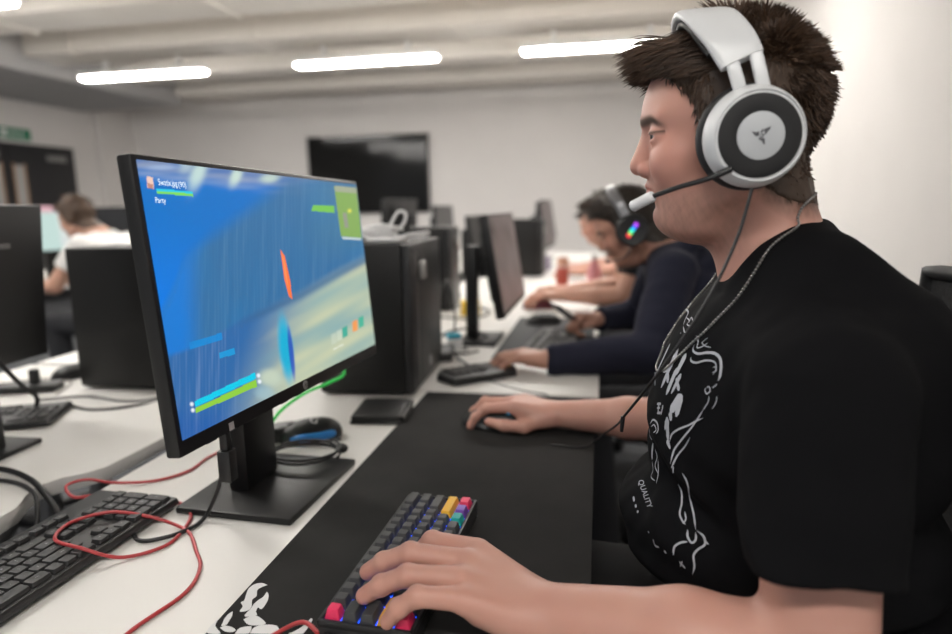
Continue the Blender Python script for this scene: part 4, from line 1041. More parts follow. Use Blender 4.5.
def game(u, v):
    x, y = chart(u, v); P = np.stack([x, y, 0*x], -1)
    sm = lambda t, a, b: (lambda s: s*s*(3-2*s))(np.clip((t-a)/(b-a), 0, 1))
    L = lambda *c: s2l(np.array(c))
    c = np.tile(L(8, 106, 186), (len(x), 1))
    def mix(wt, col):
        nonlocal c
        c = c*(1-wt[:, None])+np.asarray(col)*wt[:, None]
    mix(sm(y-0.2*(x-150), 190, 320)*sm(-x, -240, -170), L(5, 114, 212))
    n1 = vnoise(P*np.array([0.35, 2.2, 1]), 0.05, 11); mix(sm(-(y-0.12*(x-140)), -182, -166)*np.clip(0.55+0.6*n1, 0, 1), L(150, 165, 190)); mix(sm(-(y-0.12*(x-140)), -176, -160)*0.4, L(60, 80, 130))
    for cx, cy, rx, ry, col in ((197, 172, 8, 18, (190, 214, 205)), (186, 162, 8, 10, (170, 190, 195)), (236, 175, 6, 11, (196, 216, 200)), (270, 178, 10, 5, (188, 206, 190)), (160, 166, 18, 3, (150, 170, 200))):
        mix(np.exp(-(((x-cx+0.35*(y-cy))/rx)**2+((y-cy)/ry)**2)**1.5)*0.85, L(*col))
    # the leaning wall with its ribs
    st = 0.25*np.sin(x*1.9+2.5*vnoise(P, 0.01, 8))+0.9*vnoise(np.stack([x, y*0.06, 0*x], -1), 0.22, 21)
    edge = np.interp(x, [150, 172, 180, 205, 240, 275, 290, 400], [330, 285, 262, 238, 214, 188, 176, 170])
    wl = sm(y-edge, -12, 16)
    mix(wl*0.93, L(50, 104, 148)); mix(wl*np.clip(st, 0, 1)*0.20*sm(x, 170, 200), L(112, 150, 180)); mix(wl*np.clip(-st, 0, 1)*0.20, L(36, 80, 130)); mix(wl*0.35*np.clip(vnoise(P*np.array([1, 0.5, 1]), 0.02, 51), 0, 1), L(30, 120, 180))
    mix(wl*sm(-x, -205, -176)*0.8, L(14, 116, 206)); mix(wl*sm(x, 285, 340)*sm(-y, -270, -230)*0.35, L(70, 120, 140))
    # floor: bright pale ground on the right, blue ribbed ground on the left
    fe = np.interp(x, [140, 165, 200, 240, 300, 340, 380], [362, 356, 344, 318, 291, 268, 248])
    fl = sm(y-fe, -3, 5)
    mix(fl, L(44, 98, 156)); mix(fl*np.clip(st+0.1, 0, 1)*0.30*sm(-x, -250, -215), L(140, 162, 200)); mix(fl*sm(y, 395, 430)*0.5, L(28, 82, 160))
    pale = sm(y-fe, -6, 14)*sm(x+0.35*(y-330), 240, 318); Pd = np.stack([x*0.8+y*0.6, (y*0.8-x*0.6)*0.0+(y+0.45*x)*2.2, 0*x], -1); nb = vnoise(Pd, 0.016, 33)*0.7+vnoise(Pd, 0.034, 34)*0.4
    mix(pale*0.95, L(162, 180, 162)); mix(pale*np.clip(nb*1.3, 0, 1)*0.9, L(204, 202, 162)); mix(pale*np.clip(-nb*1.3, 0, 1)*0.9, L(96, 150, 168))
    mix(np.exp(-((y-fe-4)/4)**2)*0.6*sm(x, 225, 260), L(56, 96, 132))
    mix(np.exp(-(((x-268)/12)**2+((y-377)/9)**2)**2)*0.9, L(186, 198, 178)); mix(np.exp(-(((x-262)/10)**2+((y-392)/7)**2)**2)*0.7, L(150, 180, 190))
    def poly(pts, col, a=1.0): mix(inpoly(x, y, pts)*a, L(*col))
    poly([(186, 343), (219, 333), (220, 340), (187, 350)], (10, 132, 206), 0.8); poly([(216, 353), (232, 348), (233, 354), (217, 359)], (20, 150, 210), 0.8)
    # orange blade and a plain turquoise post below it
    poly([(279.5, 249), (284, 256), (289, 280), (291, 299), (287.5, 296), (283, 278)], (236, 112, 62)); poly([(281, 252), (284, 262), (288, 292), (284, 276)], (250, 140, 90), 0.8)
    mix(np.exp(-(((x-284-0.10*(y-350))/7.5)**2+((y-348)/33)**2)**3), L(26, 164, 200)); mix(np.exp(-(((x-289-0.10*(y-350))/2.6)**2+((y-352)/26)**2)**3)*0.85, L(40, 60, 170))
    # read-outs: map, green mark, bars and slots
    poly([(334, 186), (356, 188), (360.5, 238), (340, 236)], (124, 160, 84)); poly([(334.5, 186), (356, 188), (356.5, 194), (335, 192)], (150, 156, 136), 0.9); poly([(342, 213), (346, 213), (348, 228), (344, 228)], (140, 140, 132), 0.9)
    mix(np.exp(-((x-349)**2+(y-211)**2)/3.0), L(230, 224, 90)); poly([(313, 205), (334, 206), (334, 213), (311, 211)], (116, 190, 60), 0.9); poly([(341, 236.6), (360, 238), (360, 240), (342, 239)], (205, 215, 215), 0.8)
    poly([(191, 402), (252.5, 372), (253.5, 378), (191.5, 408)], (14, 190, 220)); poly([(191.5, 409), (253.5, 379), (254.5, 386), (192, 414)], (134, 192, 62))
    for a, b_ in ((188, 405), (189, 411), (256, 375), (257, 381)): mix(np.exp(-(((x-a)/2.0)**2+((y-b_)/2.2)**2)**2)*0.9, L(225, 232, 240))
    poly([(153.5, 187.5), (191, 191), (191, 193), (153.5, 189.8)], (40, 190, 215)); poly([(153.5, 189.8), (191, 193), (191.5, 196), (154, 192.4)], (118, 205, 90)); poly([(143.5, 175), (150, 176), (151, 188), (144, 187)], (226, 190, 176)); poly([(144, 182), (150, 183), (150, 188), (145, 187)], (150, 80, 70), 0.7)
    for i, (a, col) in enumerate(((331.5, (196, 206, 190)), (337, (206, 216, 200)), (342.5, (38, 160, 140)), (352.5, (232, 144, 70)), (358.5, (50, 168, 140)))):
        yy = 338-0.62*(a-331.5); poly([(a-2.6, yy-4.5), (a+2.4, yy-7), (a+2.8, yy+3.2), (a-2.2, yy+5.6)], col, 0.45 if i < 2 else 0.9)
    poly([(331, 347), (341, 342), (341, 343.4), (331, 348.6)], (216, 222, 212), 0.7)
    return np.clip(c, 0, 1)
def main_screen(t, pl, w_, h_, bz, bb):
    sw, sh = w_-2*bz, h_-bz-bb; oz = (bb-bz)/2
    pos = lambda a, b_, e=0.0009: pl((e, a, b_+oz))
    o = screen_grid(sw, sh, 600, 340, game, 'screen', t, pos, 1.0, 'game_picture')
    b = MB()
    def words(txt, p0, p1, hgt):
        """a line of letters between two chart points"""
        tv, tf = text_polys(txt, 1.0); xs = [v[0] for v in tv]; x0, x1 = min(xs), max(xs); a = np.array(unchart(*p0)); c = np.array(unchart(*p1))
        b.add([pos((a[0]+(c[0]-a[0])*(v[0]-x0)/(x1-x0)-0.5)*sw, (0.5-(a[1]+c[1])/2)*sh+v[1]*hgt, 0.0013) for v in tv], tf)
    words('Swatix.jpg', (155, 180.5), (175, 183.5), 0.0095); words('(90)', (176, 183.5), (184, 184.5), 0.0085); words('Party', (152, 199), (163, 200.5), 0.0085)
    words('100', (187, 0), (188, 0), 0.001) if False else None
    b.build('hud_words', mat('hud_white', (0.1, 0.1, 0.1), 0.5, emit=(0.80, 0.90, 0.92), estr=1.0), o, 0)
main_mon = monitor('large monitor showing a bright blue game scene in front of the nearest player', (-0.4296, 0.8354, T), -0.0437, 0.0878, 0.541, 0.316, 1.0699-T, screen=main_screen, logo=True, back=-0.105, neck_w=0.088, roll=-0.0185, off=0.050, thick=0.018, base=(0.225, 0.19))
M_DIM = None
def dim_screen(t, pl, w_, h_, bz, bb):  # faint pinkish reflection put into the screen's own emission
    def f(u, v):
        P = np.stack([u*3, v*2, 0*u], -1); n = vnoise(P, 1.2, 5)[:, None]
        return np.clip(np.array([0.10, 0.075, 0.07])*(1+0.5*n), 0, 1)
    screen_grid(w_-2*bz, h_-bz-bb, 24, 14, f, 'screen', t, lambda a, b_: pl((0.0009, a, b_+(bb-bz)/2)), 1.0, 'dim_reflection')
def pale_screen(t, pl, w_, h_, bz, bb):
    def f(u, v): return np.where((v < 0.12)[:, None], np.array([0.70, 0.40, 0.45]), np.where((u < 0.55)[:, None], np.array([0.52, 0.68, 0.64]), np.array([0.66, 0.70, 0.69])))
    screen_grid(w_-2*bz, h_-bz-bb, 20, 12, f, 'screen', t, lambda a, b_: pl((0.0009, a, b_+(bb-bz)/2)), 0.9, 'pale_picture')
monitor('monitor in front of the player in the navy hoodie, seen almost edge on', (-0.306, 2.187, T), -0.008, 0.157, 0.534, 0.326, 0.259, screen=dim_screen, back=-0.09, off=-0.13, base=(0.20, 0.13), neck_w=0.06)
monitor('black monitor on the left desk, seen from behind at the left edge of the photo', (-1.200, 0.90, T), PI+0.04, 0.10, 0.545, 0.325, 0.302, back=-0.085, base=(0.20, 0.13), bump=0.14, slot=True)
monitor('black monitor standing beyond the stack of white cables, its back to the camera', (-1.30, 4.05, T), PI-0.09, 0.05, 0.54, 0.32, 0.34)
monitor('small dark far monitor standing against the pale far wall, right of the television', (-1.27, 5.25, T), -0.05, 0.06, 0.52, 0.31, 0.30, back=-0.09)
monitor('narrow-looking dark monitor just left of the hoodie player\'s monitor, far behind it', (-0.74, 4.02, T), -0.05, 0.10, 0.50, 0.30, 0.24)
monitor('thin dark monitor on the far desk, right of the far computer tower', (-0.36, 4.62, T), -0.05, 0.16, 0.54, 0.32, 0.31, screen=dim_screen)
monitor('farthest thin monitor in the row, near the hoodie player\'s face', (-0.40, 5.35, T), -0.05, 0.16, 0.54, 0.32, 0.33)
monitor('monitor with a pale lit screen facing the man in the white shirt', (-3.50, 3.60, T), -0.45, 0.08, 0.52, 0.31, 0.34, screen=pale_screen)
monitor('dark monitor behind the man in the white shirt', (-3.98, 4.62, T), -1.2, 0.05, 0.52, 0.31, 0.33)

# ------------------------------------------------------------------ computer towers
M_TOW = mat('black_steel_case', (0.0075, 0.0072, 0.0070), 0.45, spec=0.35)
M_TOWF = mat('dark_grey_front', (0.014, 0.014, 0.015), 0.40)
def tower(label, x0, x1, y0, y1, h, front=+1, handle=True):
    """front=+1: face looks along +y end's side facing +x"""
    t = thing('computer_tower', label, 'computer', ((x0+x1)/2, (y0+y1)/2, T)); w_, d_ = x1-x0, y1-y0
    b = MB(); b.box((-w_/2, -d_/2, 0.006), (w_/2-0.022, d_/2, h), 0.003); b.build('case', M_TOW, t, 30)
    b = MB(); b.box((w_/2-0.022, -d_/2+0.001, 0.006), (w_/2, d_/2-0.001, h-0.001), 0.006); fp = b.build('front_panel', M_TOWF, t, 35)
    b = MB(); b.cyl((w_/2-0.001, -d_/2+0.19, 0.045), (w_/2+0.002, -d_/2+0.19, 0.045), 0.014, 0.014, 20); b.build('round_badge', mat('badge_silver', (0.42, 0.42, 0.43), 0.35, metal=0.5), fp, 30)
    b = MB(); b.box((w_/2-0.002, -d_/2+0.03, 0.02), (w_/2+0.001, -d_/2+0.075, h-0.02), 0.003); b.build('drive_strip', M_BLK, fp, 30)
    b = MB(); b.box((w_/2, -d_/2+0.085, h-0.09), (w_/2+0.014, -d_/2+0.115, h-0.045), 0.004); b.build('latch', mat('silver_latch', (0.45, 0.44, 0.42), 0.35, metal=0.6), fp, 35)
    b = MB(); [b.box((sx*(w_/2-0.04)-0.012, sy*(d_/2-0.04)-0.012, 0), (sx*(w_/2-0.04)+0.012, sy*(d_/2-0.04)+0.012, 0.007)) for sx in (-1, 1) for sy in (-1, 1)]; b.build('foot', M_BLK, t)
    return t
tw = tower('big black computer tower right behind the bright monitor, with white cables on top', -0.665, -0.433, 1.395, 1.745, 0.362); tw.rotation_euler = (0, 0, 0.05)
tower('black computer tower on the left desk, between the left monitor and the bright one', -1.300, -1.06, 1.357, 1.545, 0.358)
tower('black computer tower beyond the one topped with white cables', -0.80, -0.615, 2.62, 2.80, 0.36)
tower('far black computer tower rising behind the hoodie player\'s monitor', -0.55, -0.345, 3.98, 4.26, 0.36)
# ------------------------------------------------------------------ the other players
def chair(label, loc, rz=0.0, group=None, top=1.0):
    """mesh-backed swivel chair facing -x"""
    t = thing('office_chair', label, 'chair', loc, rz, group)
    m1 = mat('chair_black', (0.010, 0.010, 0.011), 0.55); m2 = mat('chair_fabric', (0.014, 0.014, 0.015), 0.9, bump=0.3, bscale=500)
    f = SDF(); f.ell((0, 0, 0.435), (0.25, 0.25, 0.035)); V, Q = mesh_sdf(f, 0.012, newton=1); mesh_np('seat', V, Q, m2, t)
    b = MB(); ny, nz = 24, 24
    for i in range(nz+1):
        for j in range(ny+1):
            a = (j/ny-0.5); z = 0.56+(top-0.56)*i/nz; yy = a*0.44*(1-0.10*(i/nz)**3); b.v.append((0.235+0.04*(i/nz)-0.16*a*a+0.02*math.sin(PI*i/nz), yy, z))
    idx = lambda i, j: i*(ny+1)+j
    fs = []
    for i in range(nz):
        for j in range(ny): fs.append((idx(i, j), idx(i, j+1), idx(i+1, j+1), idx(i+1, j)))
    n0 = len(b.v); b.v += [(x+0.008, y, z) for x, y, z in b.v]; fs += [tuple(k+n0 for k in q[::-1]) for q in fs]
    b.f = fs; b.m = [0]*len(fs); rim = [idx(0, j) for j in range(ny+1)]+[idx(i, ny) for i in range(1, nz+1)]+[idx(nz, j) for j in range(ny-1, -1, -1)]+[idx(i, 0) for i in range(nz-1, 0, -1)]
    P = np.array([b.v[k] for k in rim])+np.array([0.004, 0, 0]); bk = b.build('back_mesh', mat('chair_mesh', (0.016, 0.016, 0.017), 0.8, noise=0.6, nscale=260, bump=0.6, bscale=700), t, 60)
    r = MB(); r.tube(np.vstack([P, P[:2]]), 0.011, 8); r.build('back_frame', m1, bk, 60)
    b = MB(); b.tube(spline([(0.10, 0, 0.41), (0.24, 0, 0.42), (0.285, 0, 0.52), (0.27, 0, 0.70)], 6), 0.02, 8); b.build('back_support', m1, t, 60)
    b = MB(); b.cyl((0, 0, 0.09), (0, 0, 0.41), 0.025, 0.022, 16); b.build('gas_post', m1, t)
    for k in range(5):
        a = 2*PI*k/5+0.3; d = np.array([math.cos(a), math.sin(a), 0]); b = MB(); b.tube([d*0.02+np.array([0, 0, 0.10]), d*0.30+np.array([0, 0, 0.065])], [0.026, 0.016], 8); lg = b.build('leg', m1, t)
        b = MB(); q = d*0.30; s_ = np.array([-d[1], d[0], 0])*0.016; b.cyl(q-s_+np.array([0, 0, 0.028]), q+s_+np.array([0, 0, 0.028]), 0.027, 0.027, 14); b.build('castor', m1, lg)
    return t
chair('black mesh-backed office chair of the nearest player, its top corner at the right edge', (0.205, 0.80, 0), -0.05, top=1.075)

def seated(label, org, HT_, pitch, arms, hips, skin, hairc, cloth, cmat, short=False, yaw=0.0, hood=False, brow=(0.03, 0.02, 0.015), seed=3, nh=3500, long_top=1.0, vox=0.0042):
    t = thing('person', label, 'person', org); o = np.array(org, float)
    R = rotz(yaw) @ roty(pitch); HT_ = np.array(HT_); y = HT_[1]; hips = np.array(hips)
    b = head_sdf().xf(R, HT_)
    nb = (np.array(arms[0][0])+np.array(arms[1][0]))/2; nb = np.array([nb[0]-0.005, y, nb[2]+0.045])
    nk = SDF(); nk.cone(HT_+R @ np.array([0.025, 0, -0.05]), nb, 0.050, 0.056, k=0.02); b.ext(nk)
    ch = np.array([nb[0]*0.62+hips[0]*0.38, y, nb[2]-0.17]); be = np.array([nb[0]*0.3+hips[0]*0.7-0.02, y, (ch[2]+hips[2])/2])
    b.ell(ch, (0.10, 0.14, 0.14), k=0.03); b.ell(be, (0.10, 0.13, 0.13), k=0.03); b.ell(hips, (0.11, 0.14, 0.10), k=0.03)
    b.cone(nb+np.array([0.01, -0.1, -0.05]), nb+np.array([0.01, 0.1, -0.05]), 0.04, 0.04, k=0.03)
    c = SDF()
    c.ell(ch, (0.130, 0.178, 0.165), k=0.03); c.ell(be, (0.138, 0.168, 0.15), k=0.03); c.ell(hips+np.array([0, 0, 0.02]), (0.150, 0.185, 0.11), k=0.03)
    c.cone(np.array(arms[0][0])*0.75+np.array(arms[1][0])*0.25, np.array(arms[0][0])*0.25+np.array(arms[1][0])*0.75, 0.066, 0.066, k=0.05)
    c.cone(nb+np.array([0.012, -0.045, -0.03]), nb+np.array([0.012, 0.045, -0.03]), 0.052, 0.052, k=0.03)
    hands = []
    for (sh, el, wr, hd) in arms:
        sh, el, wr = np.array(sh), np.array(el), np.array(wr)
        b.cone(sh, el, 0.046, 0.040, k=0.015); b.cone(el, el*0.55+wr*0.45, 0.041, 0.038, k=0.01); b.cone(el*0.55+wr*0.45, wr, 0.038, 0.026, k=0.01)
        h = hand_sdf(wr, *hd); b.ext(h); hands.append(h)
        if short:
            q = SDF(); m_ = sh*0.40+el*0.60; q.cone(sh, m_, 0.064, 0.060, k=0.02); q.cut(m_-0.01*unit(el-sh), unit(el-sh), m_, 0.15)
            c.fn(lambda P, q=q: q(P), (sh+m_)/2, 0.2, k=0.02)
        else:
            q = SDF(); q.cone(sh, el, 0.066, 0.056, k=0.02); q.cone(el, wr, 0.056, 0.037, k=0.02); q.torus(wr-unit(wr-el)*0.012, np.stack([unit(np.cross(unit(wr-el), (0, 0, 1.0))), np.cross(unit(wr-el), unit(np.cross(unit(wr-el), (0, 0, 1.0)))), unit(wr-el)], -1), 0.030, 0.010, k=0.006)
            q.cut(wr+unit(wr-el)*0.004, unit(wr-el), wr, 0.06)
            c.fn(lambda P, q=q: q(P), (sh+wr)/2, float(np.linalg.norm(sh-wr)/2+0.2), k=0.02)
    if hood:
        Rh_ = roty(-0.45); c.torus(nb+np.array([0.030, 0, 0.012]), Rh_, 0.068, 0.026, k=0.02, sy=1.1)
        c.ell(nb+np.array([0.105, 0, -0.035]), (0.055, 0.10, 0.045), k=0.02, R=roty(-0.5))
    else:
        c.torus(nb+np.array([0.004, 0, 0.004]), roty(-0.45), 0.058, 0.008, k=0.006, sy=1.1)
    V, Q = mesh_sdf(b, vox, newton=1)
    cc = face_cols((V-HT_) @ R, skin, brow, 0.15)
    mesh_np('body', V-o, Q, skin_mat(), t, cc)
    eyes(R, HT_-o, t)
    fo = Folded(c, lambda P: 0.004*vnoise(P, 9, seed)+0.002*vnoise(P, 22, seed+1)+0.0035*np.sin(P[:, 2]*70+P[:, 1]*20+3*vnoise(P, 5, seed))*np.clip((ch[2]+0.05-P[:, 2])/0.2, 0, 1))
    V, Q = mesh_sdf(fo, 0.007, newton=1); mesh_np(cloth, V-o, Q, cmat, t)
    tr = trousers(hips, (hips+np.array([-0.40, -0.13, 0.0]), hips+np.array([-0.40, 0.13, 0.0])), (np.array([hips[0]-0.34, y-0.14, 0.09]), np.array([hips[0]-0.34, y+0.14, 0.09])), 0.085, 0.066, 0.052)
    V, Q = mesh_sdf(tr, 0.012, newton=1); mesh_np('trousers', V-o, Q, mat('dark_trousers', (0.02, 0.021, 0.025), 0.9), t)
    for s in (-0.14, 0.14): shoe(t, (hips[0]-0.35, y+s, 0), o, mat('black_shoe', (0.02, 0.02, 0.02), 0.5))
    def strand(p, n, r):
        d, l, dr = strand_main(p, n, r); return d, l*long_top, dr
    hair_mesh(R, HT_, hl_main, strand, nh, 0.006, M_HAIR, t, o, seed=seed, col=hairc, vox=0.005, width=0.0013, neck=nk)
    t['hands'] = 0; del t['hands']
    return t, R, hands
MOUSE_F = [(0.06, 0.28, 0.55, 0.35), (-0.06, 0.26, 0.60, 0.35), (-0.16, 0.36, 0.60, 0.35), (-0.30, 0.5, 0.5, 0.3)]
TH = [(0.022, 0.026, -0.012), (0.048, 0.044, -0.022), (0.083, 0.048, -0.028), (0.110, 0.040, -0.030)]
FIST = [(0.06, 0.9, 1.3, 0.8), (0.0, 0.95, 1.35, 0.8), (-0.06, 1.0, 1.35, 0.8), (-0.12, 1.05, 1.3, 0.8)]
# player in the navy hoodie
M_NAVY = mat('navy_fleece', (0.0185, 0.0195, 0.034), 0.95, spec=0.2, bump=0.25, bscale=600, sheen=0.05)
p2, R2, H2 = seated('dark-haired young man in a navy hoodie leaning over the second desk', (0.33, 2.0, 0), (0.085, 2.0, 1.112), -0.38,
    [((0.205, 1.83, 0.985), (0.135, 1.680, 0.790), (-0.125, 1.655, 0.770), ((-0.98, 0.10, 0.10), (0.1, 0, 1), (0, 1, 0), [(0.06, 0.30, 0.55, 0.3), (-0.04, 0.30, 0.55, 0.3), (-0.14, 0.36, 0.55, 0.3), (-0.26, 0.45, 0.45, 0.3)], [(0.022, 0.024, -0.010), (0.050, 0.040, -0.018), (0.083, 0.044, -0.024), (0.106, 0.036, -0.026)])),
     ((0.205, 2.17, 0.985), (0.150, 2.290, 0.790), (0.005, 2.175, 0.790), ((-0.85, -0.5, 0.15), (0.2, 0.3, 0.93), (-0.4, -0.9, 0.1), FIST, [(0.022, 0.026, -0.012), (0.046, 0.036, -0.020), (0.072, 0.026, -0.030), (0.086, 0.006, -0.036)]))],
    (0.375, 2.0, 0.57), (0.46, 0.245, 0.18), (0.040, 0.027, 0.019), 'hoodie', M_NAVY, hood=True, seed=5, long_top=0.8)
# third player, black T-shirt
p3, R3, H3 = seated('player in a black T-shirt with bare forearms, mostly hidden behind the navy hoodie', (0.30, 2.86, 0), (0.030, 2.86, 1.115), -0.22,
    [((0.165, 2.69, 0.985), (0.105, 2.650, 0.800), (-0.150, 2.720, 0.792), ((-0.99, 0.05, 0.05), (0.05, 0, 1), (0, 1, 0), MOUSE_F, TH)),
     ((0.165, 3.03, 0.985), (0.105, 3.10, 0.795), (-0.140, 3.02, 0.775), ((-0.99, -0.02, 0.12), (0.1, 0, 1), (0, -1, 0), MOUSE_F, TH))],
    (0.33, 2.86, 0.57), (0.55, 0.30, 0.22), (0.055, 0.035, 0.022), 't_shirt', mat('black_shirt', (0.012, 0.012, 0.014), 0.9), short=True, seed=8, nh=2500)
# far player
p4, R4, H4 = seated('far player in a pale top at the end of the row, glimpsed between monitors', (0.28, 4.05, 0), (-0.02, 4.05, 1.06), -0.30,
    [((0.115, 3.89, 0.94), (0.09, 3.82, 0.79), (-0.10, 3.90, 0.775), ((-0.99, 0.05, 0.12), (0.1, 0, 1), (0, 1, 0), MOUSE_F, TH)),
     ((0.115, 4.21, 0.94), (0.09, 4.28, 0.79), (-0.10, 4.20, 0.775), ((-0.99, -0.05, 0.12), (0.1, 0, 1), (0, -1, 0), MOUSE_F, TH))],
    (0.30, 4.05, 0.55), (0.60, 0.33, 0.25), (0.05, 0.03, 0.02), 't_shirt', mat('pale_shirt', (0.60, 0.58, 0.56), 0.9), short=True, seed=12, nh=1200, vox=0.006)
# man in white on the left
p5, R5, H5 = seated('brown-haired man in a white shirt seen from behind at the left', (-2.62, 3.1, 0), (-2.855, 3.1, 1.150), -0.22,
    [((-2.70, 2.93, 0.995), (-2.83, 2.86, 0.79), (-3.08, 2.93, 0.775), ((-0.99, 0.05, 0.12), (0.1, 0, 1), (0, 1, 0), MOUSE_F, TH)),
     ((-2.70, 3.27, 0.995), (-2.83, 3.34, 0.79), (-3.08, 3.27, 0.775), ((-0.99, -0.05, 0.12), (0.1, 0, 1), (0, -1, 0), MOUSE_F, TH))],
    (-2.56, 3.1, 0.57), (0.52, 0.30, 0.22), (0.115, 0.068, 0.042), 't_shirt', mat('white_shirt', (0.68, 0.67, 0.65), 0.9), short=True, seed=15, nh=3000, yaw=0.05)
chair('black office chair under the player in the navy hoodie', (0.40, 2.0, 0), 0.05, top=0.96)
chair('black office chair of the player in the black T-shirt', (0.38, 2.86, 0), -0.08, top=0.96)
chair('black office chair under the far player in the pale top', (0.34, 4.05, 0), 0.0, top=0.92)
chair('black office chair of the man in the white shirt', (-2.52, 3.1, 0), 0.1, top=0.96)
chair('empty black office chair pushed back in the left row, beyond the left monitor', (-2.02, 1.75, 0), PI+0.5, top=0.98)

# black headset with coloured lights on the hoodie player
h2 = thing('headset', 'black gaming headset with a rainbow light strip on the hoodie player', 'headset', (0.085, 2.0, 1.112))
K2 = lambda v: [tuple(R2 @ np.array(p)) for p in v]
M_GUN = mat('grey_metal_band', (0.22, 0.22, 0.23), 0.35, metal=0.6)
hf = [(-0.012, 0, 0.126), (-0.011, -0.035, 0.122), (-0.009, -0.066, 0.104), (-0.004, -0.086, 0.073), (0.000, -0.093, 0.030)]
st = strip([(x, -y, z) for x, y, z in hf[:0:-1]]+hf, 0.030, 0.010); st.v = K2(st.v); st.build('headband', M_GUN, h2, 40)
for s in (1, -1):
    ax = np.array([0, -1.0*s, 0]); Rr = R2 @ np.stack([unit(np.cross((0, 0, 1), ax)), (0, 0, 1), ax], -1); c0 = R2 @ np.array([0.004, -0.074*s, -0.014])
    b = MB(); b.lathe([(0.036, 0), (0.047, 0.004), (0.048, 0.014), (0.044, 0.018)], 32, Rr, c0); b.build('ear_cushion', M_SOFT, h2, 60)
    b = MB(); b.lathe([(0.043, 0.016), (0.047, 0.020), (0.046, 0.032), (0.040, 0.037), (0.036, 0.036), (0.001, 0.036)], 36, Rr, c0); cu = b.build('ear_cup', M_BLK, h2, 40)
    for k, col in enumerate(((0.9, 0.03, 0.05), (0.15, 0.8, 0.15), (0.0, 0.7, 0.65), (0.05, 0.12, 0.95), (0.45, 0.05, 0.85))):
        a = 0.62; m_ = (k-2)*0.0095; b = MB(); b.box((-0.0042, -0.0055, 0.0355), (0.0042, 0.0055, 0.0375), 0.001, rot=Rr @ rotz(a*s), at=c0+Rr @ rotz(a*s) @ np.array([m_*s, 0, 0])); b.build('light', mat('glow%d' % k, (0.02, 0.02, 0.02), 0.4, emit=col, estr=1.5), cu, 30)
b = MB(); b.tube(spline(K2([(0.0, -0.100, -0.050), (-0.045, -0.095, -0.082), (-0.090, -0.050, -0.078)]), 8), 0.0028, 8); b.ball(K2([(-0.092, -0.047, -0.078)])[0], (0.009, 0.006, 0.006), 12, 8); b.build('microphone_boom', M_BLK, h2, 60)
# ------------------------------------------------------------------ mice and small things
def mouse(label, loc, rz, body_m, accent=None, name='mouse', L_=0.122, W_=0.066, H_=0.039):
    """long axis along local x, buttons at -x"""
    t = thing(name, label, 'mouse', loc, rz)
    f = SDF(); f.ell((0.008, 0, 0.004), (L_/2, W_/2, H_-0.004)); f.ell((-0.022, 0, 0.004), (L_*0.38, W_*0.46, H_*0.66), k=0.02); f.cone((-0.03, 0, 0.006), (0.03, 0, 0.006), W_*0.40, W_*0.42, k=0.012)
    f.cut((0, 0, 0.0008), (0, 0, -1), (0, 0, -0.05), 0.3, k=0.001)
    for s in (-1, 1): f.ell((0.0, s*(W_/2+0.006), 0.014), (0.035, 0.010, 0.010), k=0.006, sub=True)
    V, Q = mesh_sdf(f, 0.0022, newton=1); mesh_np('shell', V, Q, body_m, t)
    b = MB(); b.cyl((-0.036, -0.004, H_*0.70), (-0.036, 0.004, H_*0.70), 0.009, 0.009, 16); b.build('wheel', mat('grey_wheel', (0.06, 0.06, 0.06), 0.5), t, 40)
    if accent:
        b = MB(); b.ball((0.030, -0.012, H_*0.86), (0.011, 0.008, 0.005), 14, 8); o = b.build('light', accent, t, 180)
    return t
M_MSE = mat('black_mouse', (0.010, 0.010, 0.011), 0.42)
mouse('black gaming mouse with a cyan light under the front player\'s right hand', (-0.200, 1.224, T+0.0045), 0.0, M_MSE, mat('cyan_glow', (0.0, 0.1, 0.15), 0.4, emit=(0.0, 0.50, 0.85), estr=1.6), H_=0.037)
gm = mouse('black mouse with blue sides and a coiled cable behind the bright monitor\'s stand', (-0.548, 1.105, T+0.001), 0.55, M_MSE, L_=0.100, W_=0.066, H_=0.040)
M_BLUE = mat('bright_blue_plastic', (0.01, 0.22, 0.62), 0.4)
for s in (-1, 1):
    b = MB(); b.tube(spline([(-0.042, s*0.020, 0.010), (-0.016, s*0.0320, 0.013), (0.020, s*0.033, 0.014), (0.044, s*0.018, 0.012)], 6), [0.004]+[0.0080]*17+[0.003], 10); b.build('side_stripe', M_BLUE, gm, 60)
tv, tf = text_polys('G', 0.026); b = MB(); SV_ = np.array([v.co for v in KIDS[gm.name][0].data.vertices]); Rg = rotz(-0.55); mk = []
for v in tv:
    q = Rg @ np.array([v[0], v[1], 0])+np.array([0.006, -0.011, 0]); k = np.argsort(((SV_[:, :2]-q[:2])**2).sum(1)+1e3*(SV_[:, 2] < 0.02))[:3]; mk.append((q[0], q[1], SV_[k, 2].max()+0.0010))
b.add(mk, tf); b.build('letter_mark', mat('mark_white', (0.55, 0.55, 0.56), 0.5), gm, 0)
b = MB(); a = np.linspace(0, 4.3*PI, 90)
rg = lambda p: rotz(-0.55) @ (np.array(p)-np.array([-0.548, 1.105, T+0.001]))
coil = [rg((-0.500+0.058*math.cos(q)*(1+0.08*math.sin(q*0.7)), 0.985+0.052*math.sin(q), T+0.016+0.0035*q/PI)) for q in a]
b.tube(coil, 0.0026, 8); b.tube(spline([coil[-1], rg((-0.47, 1.06, T+0.02)), rg((-0.52, 1.07, T+0.010)), (-0.045, 0.0, 0.012)], 8), 0.0024, 8); b.build('cable', M_CABLE, gm, 60)
b = MB(); b.ball(rg((-0.448, 1.018, T+0.020)), (0.012, 0.012, 0.009), 12, 8); b.build('plug', M_BLK, gm, 60)
